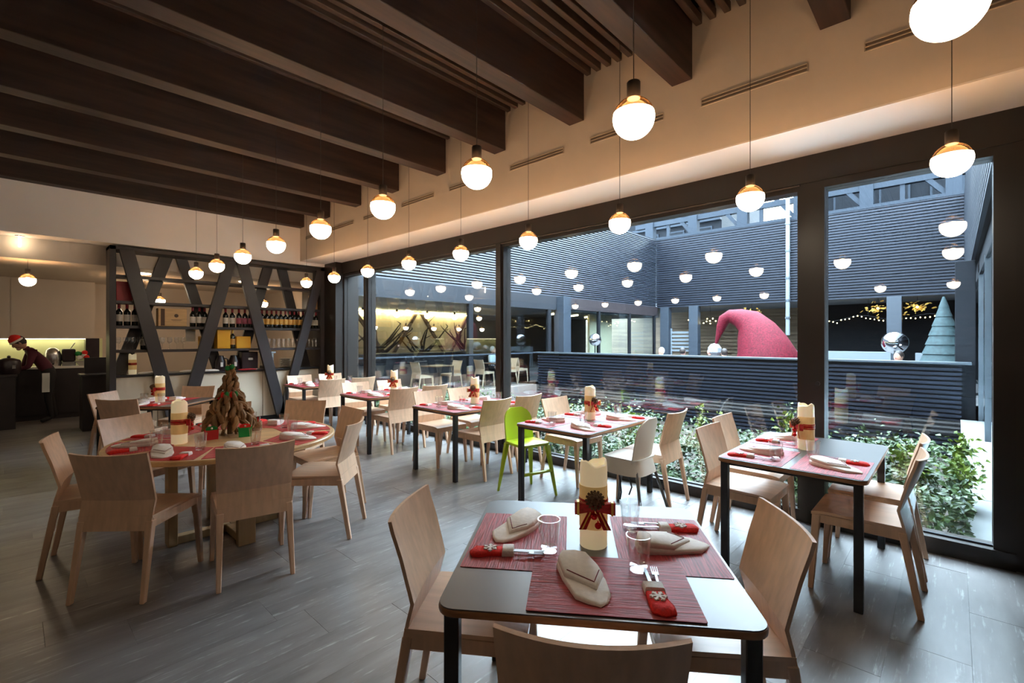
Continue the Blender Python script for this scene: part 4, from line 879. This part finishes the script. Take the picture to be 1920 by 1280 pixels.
# --- seated guests on the terrace
def guest(x, y, rz, coat, hairm, label, grp='seated terrace guests', long=False, dz=0):
    J = dict(pelvis=(0, 0, .50), spine=(0, .01, .68), chest=(0, .03, .86), neckb=(0, .03, .98), neck=(0, .05, 1.03), lsh=(-.17, .02, .93), rsh=(.17, .02, .93), lel=(-.22, .08, .68), rel=(.22, .08, .68), lwr=(-.14, .30, .64), rwr=(.14, .30, .64), lhip=(-.10, .04, .48), rhip=(.10, .04, .48), lkn=(-.11, .44, .48), rkn=(.11, .44, .48), lan=(-.11, .46, .09), ran=(.11, .46, .09), lto=(-.12, .60, .035), rto=(.12, .60, .035))
    E = [('pelvis', 'spine'), ('spine', 'chest'), ('chest', 'neckb'), ('neckb', 'neck'), ('chest', 'lsh'), ('chest', 'rsh'), ('lsh', 'lel'), ('rsh', 'rel'), ('lel', 'lwr'), ('rel', 'rwr'), ('pelvis', 'lhip'), ('pelvis', 'rhip'), ('lhip', 'lkn'), ('rhip', 'rkn'), ('lkn', 'lan'), ('rkn', 'ran'), ('lan', 'lto'), ('ran', 'rto')]
    rad = dict(pelvis=(.15, .12), spine=(.14, .105), chest=(.155, .11), neckb=.07, neck=.05, lsh=.065, rsh=.065, lel=.048, rel=.048, lwr=.028, rwr=.028, lhip=.09, rhip=.09, lkn=.062, rkn=.062, lan=.04, ran=.04, lto=.035, rto=.035)
    lh = hand(J, E, rad, 'lwr', 'l', (.2, 1, 0), (1, 0, .2)); rh = hand(J, E, rad, 'rwr', 'r', (-.2, 1, 0), (-1, 0, .2))
    t = person('person', label, J, E, rad, [(coat, ['spine', 'chest', 'lsh', 'rsh', 'lel', 'rel', 'neckb']), ('trousers_black', ['pelvis', 'lhip', 'rhip', 'lkn', 'rkn', 'lan', 'ran', 'lto', 'rto']), ('skin', ['neck', 'lwr', 'rwr']+lh+rh)], (x, y, dz), rz, group=grp)
    head_parts(t, (0, .065, 1.155), (0, 1, 0), (0, 0, 1), hairm, long=long)
    s = thing('terrace_stool', 'dark stool under the '+label.replace(' seated', '').replace('parapet ', ''), 'stool', (x, y, dz), rz, 'terrace stools')
    obj('seat', MB().lathe([(.0001, .37), (.19, .37), (.2, .385), (.2, .395), (.0001, .40)], 18, cap=False), 'facade_dark', s)
    for k in range(4): obj('leg', MB().tube([(.17*math.cos(k*PI/2+.7), .17*math.sin(k*PI/2+.7), 0), (.1*math.cos(k*PI/2+.7), .1*math.sin(k*PI/2+.7), .375)], .013, 6), 'facade_dark', s)
guest(13.9, 6.62, R(80), 'coat_white', 'hair_grey', 'grey haired guest in white seated behind the parapet near the left ball')
guest(14.0, 6.05, R(-95), 'coat_blue', 'hair_dark', 'dark haired guest in blue seated second behind the parapet')
guest(14.6, 5.42, R(100), 'shirt_burgundy', 'hair_dark', 'guest in burgundy seated behind the parapet left of the hat', long=True)
guest(13.5, 4.62, R(-60), 'coat_white', 'hair_dark', 'dark haired guest in white seated just left of the red hat')
guest(13.4, .86, R(60), 'coat_white', 'hair_dark', 'guest in white seated behind the parapet under the right silver ball')
guest(12.0, 12.3, R(200), 'coat_white', 'hair_grey', 'guest in white seated inside the left wing window', 'guests inside the wing')

# ================================================================== TERRACE DECORATION
HX = 14.6
def hp(u, v):    # picture point of the hat outline on its own plane x = HX
    tt = (u-960)/883.; d = HX/(.72897+tt*.68455); return d*(.68455-tt*.72897), 1.55+(635-v)*d/883.
path = [(1437, 668), (1428, 645), (1417, 621), (1404, 603), (1386, 596), (1369, 593), (1358, 599), (1352, 613), (1347, 629), (1342, 646)]; rr = [.78, .66, .53, .38, .27, .20, .17, .13, .075, .03]
base = hp(*path[0])
t = thing('hat_sculpture', 'giant red droopy pointed hat sculpture standing on the terrace', 'sculpture', (HX, base[0], 0))
pts = [(0, 0, 0), (0, 0, .55)]+[(0, hp(*p)[0]-base[0], hp(*p)[1]) for p in path]
obj('hat_cone', MB().tube(pts, [.92, .88]+rr, 24).mesh('hat_cone', smooth=60), 'hat_red', t)
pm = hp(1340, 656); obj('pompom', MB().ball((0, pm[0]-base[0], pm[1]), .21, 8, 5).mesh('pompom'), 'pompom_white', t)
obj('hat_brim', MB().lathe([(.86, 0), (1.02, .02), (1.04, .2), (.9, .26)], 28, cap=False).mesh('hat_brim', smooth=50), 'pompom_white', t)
for x, y, z, r, lab in ((13.6, 8.9, 1.52, .21, 'silver mirror ball on a pole at the left of the terrace'), (14.2, 1.02, 1.46, .26, 'silver mirror ball on a pole at the right of the terrace')):
    t = thing('mirror_ball', lab, 'ornament', (x, y, 0)); obj('ball', MB().ball((0, 0, z), r, 24, 16).mesh('ball', smooth=60), 'mirror_ball', t); obj('pole', MB().tube([(0, 0, .03), (0, 0, z-r)], .02, 8), 'facade_dark', t); obj('base', MB().lathe([(.16, 0), (.16, .03)], 16), 'facade_dark', t)
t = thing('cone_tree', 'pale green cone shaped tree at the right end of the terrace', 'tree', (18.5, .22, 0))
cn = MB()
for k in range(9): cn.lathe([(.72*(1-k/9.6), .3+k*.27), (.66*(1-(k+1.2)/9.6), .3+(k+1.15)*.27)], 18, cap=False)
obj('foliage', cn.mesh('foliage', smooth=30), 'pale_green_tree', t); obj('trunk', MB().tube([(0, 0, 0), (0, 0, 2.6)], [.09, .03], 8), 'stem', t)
# fairy light string and gold clusters under the back facade
t = thing('fairy_lights', 'string of warm fairy lights under the back facade at right', 'string lights', (XB+.3, 0, 0))
wire = [(0, .1+.28*i, 2.33+.10*math.sin(i*.9)) for i in range(17)]; obj('wire', MB().tube(wire, .008, 5), 'facade_dark', t); obj('hanger', MB().tube([wire[8], (0, wire[8][1], 3.06)], .006, 5), 'facade_dark', t)
for i in range(36): q = i/35*16; a = int(min(15, q)); f = q-a; p = [wire[a][k]*(1-f)+wire[a+1][k]*f for k in range(3)]; obj('bulb', MB().ball((p[0]-.03, p[1], p[2]-.04+random.uniform(-.08, .05)), .020, 6, 4).mesh('bulb'), 'fairy_bulb', t)
t = thing('fairy_lights', 'cluster of warm fairy lights beside the white louvre screen', 'string lights', (XB+.5, 0, 0))
obj('wire', MB().tube([(0, 7.2, 2.3), (0, 8.2, 2.5), (0, 9.4, 2.35)], .008, 5), 'facade_dark', t); obj('hanger', MB().tube([(0, 8.2, 2.5), (0, 8.2, 3.06)], .006, 5), 'facade_dark', t)
for i in range(16): obj('bulb', MB().ball((random.uniform(-.1, .1), random.uniform(7.2, 9.4), random.uniform(2.2, 2.5)), .026, 6, 4).mesh('bulb'), 'fairy_bulb', t)
for n, (yy, lab) in enumerate(((4.1, 'gold leaf cluster hanging behind the white pipe'), (2.05, 'gold leaf cluster left of the right column'), (.95, 'gold leaf cluster right of the right column'), (6.4, 'gold leaf cluster above the hat tip'))):
    t = thing('gold_cluster', lab, 'decoration', (XB+.4, yy, 2.75), 0, 'hanging gold clusters')
    g = MB()
    for i in range(46): g.box(-.05, .05, -.03, .03, -.004, .004, Matrix.Translation((random.gauss(0, .1), random.gauss(0, .20), random.gauss(-.1, .13))) @ Matrix.Rotation(random.uniform(0, 6), 4, (random.random(), random.random(), 1)))
    obj('leaf_bunch', g, 'gold_deco', t, kind='stuff'); obj('cord', MB().tube([(0, 0, 0), (0, 0, .3)], .006, 5), 'facade_dark', t); obj('bulb', MB().ball((-.1, 0, -.08), .035, 8, 6), 'fairy_bulb', t)

# ================================================================== INSIDE THE LEFT WING
for n, (x, y, h, seed) in enumerate(((7.0, 13.0, 2.3, 1), (8.6, 13.3, 2.35, 2), (10.2, 13.0, 2.3, 5), (12.3, 13.2, 2.3, 8))):
    rnd = random.Random(seed); t = thing('bare_tree', 'bare branching tree behind the wing window, %s from the left' % ORD[n], 'tree', (x, y+1.0, 0), 0, 'bare trees inside the wing')
    obj('trunk', MB().tube([(0, 0, 0), (.03, 0, .7), (-.02, 0, 1.25)], [.10, .075, .06], 8).mesh('trunk', smooth=60), 'trunk_dark', t)
    for k in range(7):
        a = rnd.uniform(-1.5, 1.5); z0 = rnd.uniform(.8, 1.25); L_ = rnd.uniform(.8, 1.35); q = [(0, 0, z0), (a*.35*L_, rnd.uniform(-.1, .1), z0+.35*L_), (a*.8*L_, rnd.uniform(-.2, .2), min(h, z0+.85*L_))]
        b = obj('branch', MB().tube(q, [.05, .035, .015], 6).mesh('branch', smooth=60), 'trunk_dark', t)
        for j in range(2): p = Vector(q[1+j % 2]); obj('twig', MB().tube([tuple(p), tuple(p+Vector((rnd.uniform(-.35, .35), rnd.uniform(-.1, .1), rnd.uniform(.05, .25))))], [.018, .006], 5), 'trunk_dark', b)
for k in range(7): lamp(5.7+1.12*k, 12.2, 2.28, 2.60, 'globe pendant inside the left wing, front row, %s from left' % ORD[k], 'pendants inside the wing')
for k in range(8): lamp(6.0+1.25*k, 14.4, 1.95, 2.60, 'globe pendant inside the left wing, rear row, %s from left' % ORD[k], 'pendants inside the wing')
for k, (x, y, an) in enumerate(((8.2, 11.3, 0), (9.3, 11.3, 180), (10.6, 11.2, 0), (11.7, 11.2, 180), (12.6, 11.5, 0))):
    chair(x, y, an, 'pale chair seen inside the left wing, %s from the left' % ORD[k], 'chairs inside the wing')
rect_table('wing_table', 8.75, 11.3, .38, .38, 0, 'small dark table inside the left wing, left one', 'tables inside the wing'); rect_table('wing_table', 11.15, 11.2, .38, .38, 0, 'small dark table inside the left wing, right one', 'tables inside the wing')
t = thing('shelf_rack', 'bottle rack on the back wall inside the left wing', 'shelf', (5.9, 14.75, 0))
for z in (1.1, 1.5, 1.9, 2.25): obj('shelf', B(-.7, .8, -.15, .15, z, z+.04), 'wing_board', t)
for x in (-.72, .8): obj('side', B(x, x+.04, -.15, .15, 0, 2.3), 'wing_board', t)
tag(obj('tan_partition', B(17.0, 18.8, 11.4, 11.5, 0, 2.6), 'wing_wall'), 'tan partition inside the terrace wing window', 'partition')
for k, (x, y) in enumerate(((15.2, 12.0), (16.9, 12.2), (18.2, 12.2))): 
    tag(obj('tube_light', MB().tube([(x-.35, y-.5, 2.56), (x+.35, y+.5, 2.56)], .035, 8), 'tube_glow'), 'slanted tube light inside the terrace wing, %s from left' % ORD[k], 'lamp', 'tube lights inside the wing')

# ================================================================== GARDEN PLANTS
def leaf_cloud(name, fn, n, size, rnd):
    V = []; Fc = []
    for i in range(n):
        p, nrm = fn(rnd); s = size*rnd.uniform(.7, 1.35)
        d = Vector((rnd.gauss(0, 1), rnd.gauss(0, 1), rnd.gauss(-.15, .6))).normalized(); nn = (Vector(nrm)+Vector((rnd.gauss(0, .55), rnd.gauss(0, .55), rnd.gauss(.25, .45)))).normalized()
        w = d.cross(nn)
        if w.length < .05: continue
        w.normalize(); nn = w.cross(d); p = Vector(p); o = len(V)
        V += [tuple(p), tuple(p+d*s*.45+w*s*.30+nn*s*.07), tuple(p+d*s-nn*s*.10), tuple(p+d*s*.45-w*s*.30+nn*s*.07), tuple(p+d*s*.5)]
        Fc += [(o, o+4, o+1), (o+4, o+2, o+1), (o, o+3, o+4), (o+4, o+3, o+2)]
    me = bpy.data.meshes.new(name); me.from_pydata(V, [], Fc); return me
def hedge_h(x, y): return .22+.10*math.sin(1.7*y+.6)+.08*math.sin(3.9*y+2*x)+.14*math.sin(x*1.3)*.5
def hedge_fn(r):
    y = r.uniform(-.09, 8.9)
    if r.random() < .55:
        z = r.uniform(-.7, hedge_h(4.95, y)); return (4.93+r.gauss(0, .06)+max(0, z+.2)*.15, y, z), (-1, 0, .3)
    x = 4.92+abs(r.gauss(0, 1.1)); x = min(x, 8.5); return (x, y, hedge_h(x, y)+r.gauss(0, .05)), (-.3, 0, 1)
hg = obj('garden_hedge', leaf_cloud('garden_hedge', hedge_fn, 36000, .062, random.Random(11)), 'leaf'); tag(hg, 'dense low evergreen hedge along the outside of the windows', 'hedge', kind='stuff')
def shrub(x, y, base, h, w, n, label, seed, m='leaf_light'):
    r = random.Random(seed); t = thing('laurel_shrub', label, 'shrub', (x, y, base), 0, 'leafy shrubs in the garden bed'); stems = []
    for k in range(max(4, int(w*14))):
        a = r.uniform(0, 6.28); q = r.uniform(.2, 1)*w; hh = h*r.uniform(.6, 1.0)*(1-.25*q/w); stems.append([Vector((q*.3*math.cos(a), q*.3*math.sin(a), 0)), Vector((q*.75*math.cos(a), q*.75*math.sin(a), hh*.6)), Vector((q*math.cos(a)+r.gauss(0, .04), q*math.sin(a)+r.gauss(0, .04), hh))])
    for s in stems: obj('stem', MB().tube([tuple(p) for p in s], [.010, .007, .003], 5), 'stem', t)
    def fn(r):
        s = r.choice(stems); f = r.uniform(.25, 1.0)**.7; p = s[0].lerp(s[1], f*2) if f < .5 else s[1].lerp(s[2], f*2-1); o = Vector((r.gauss(0, .05), r.gauss(0, .05), r.gauss(0, .04))); return p+o, o+Vector((0, 0, .04))
    obj('foliage', leaf_cloud('foliage', fn, n, .06, r), m, t)
for k, a in enumerate(((5.5, .42, -.72, 1.72, .42, 1700, 'bright leafy shrub left of the path behind the glass door'), (5.9, .14, -.72, 1.82, .30, 1200, 'tall leafy shrub beside the concrete path'), (5.15, .75, -.72, 1.35, .30, 800, 'leafy shrub behind the post beside the glass door'),
                       (5.8, 2.12, -.72, 1.95, .20, 460, 'thin upright shrub rising behind the first window table'), (5.7, 1.22, -.72, 1.80, .22, 460, 'thin upright shrub right of the baby highchair reflection'), (6.2, 3.3, -.72, 1.75, .22, 340, 'leafy sprig shrub behind the second window table'), (5.9, 4.5, -.72, 1.65, .24, 360, 'leafy sprig shrub behind the middle window post'))):
    shrub(*a, 40+k)
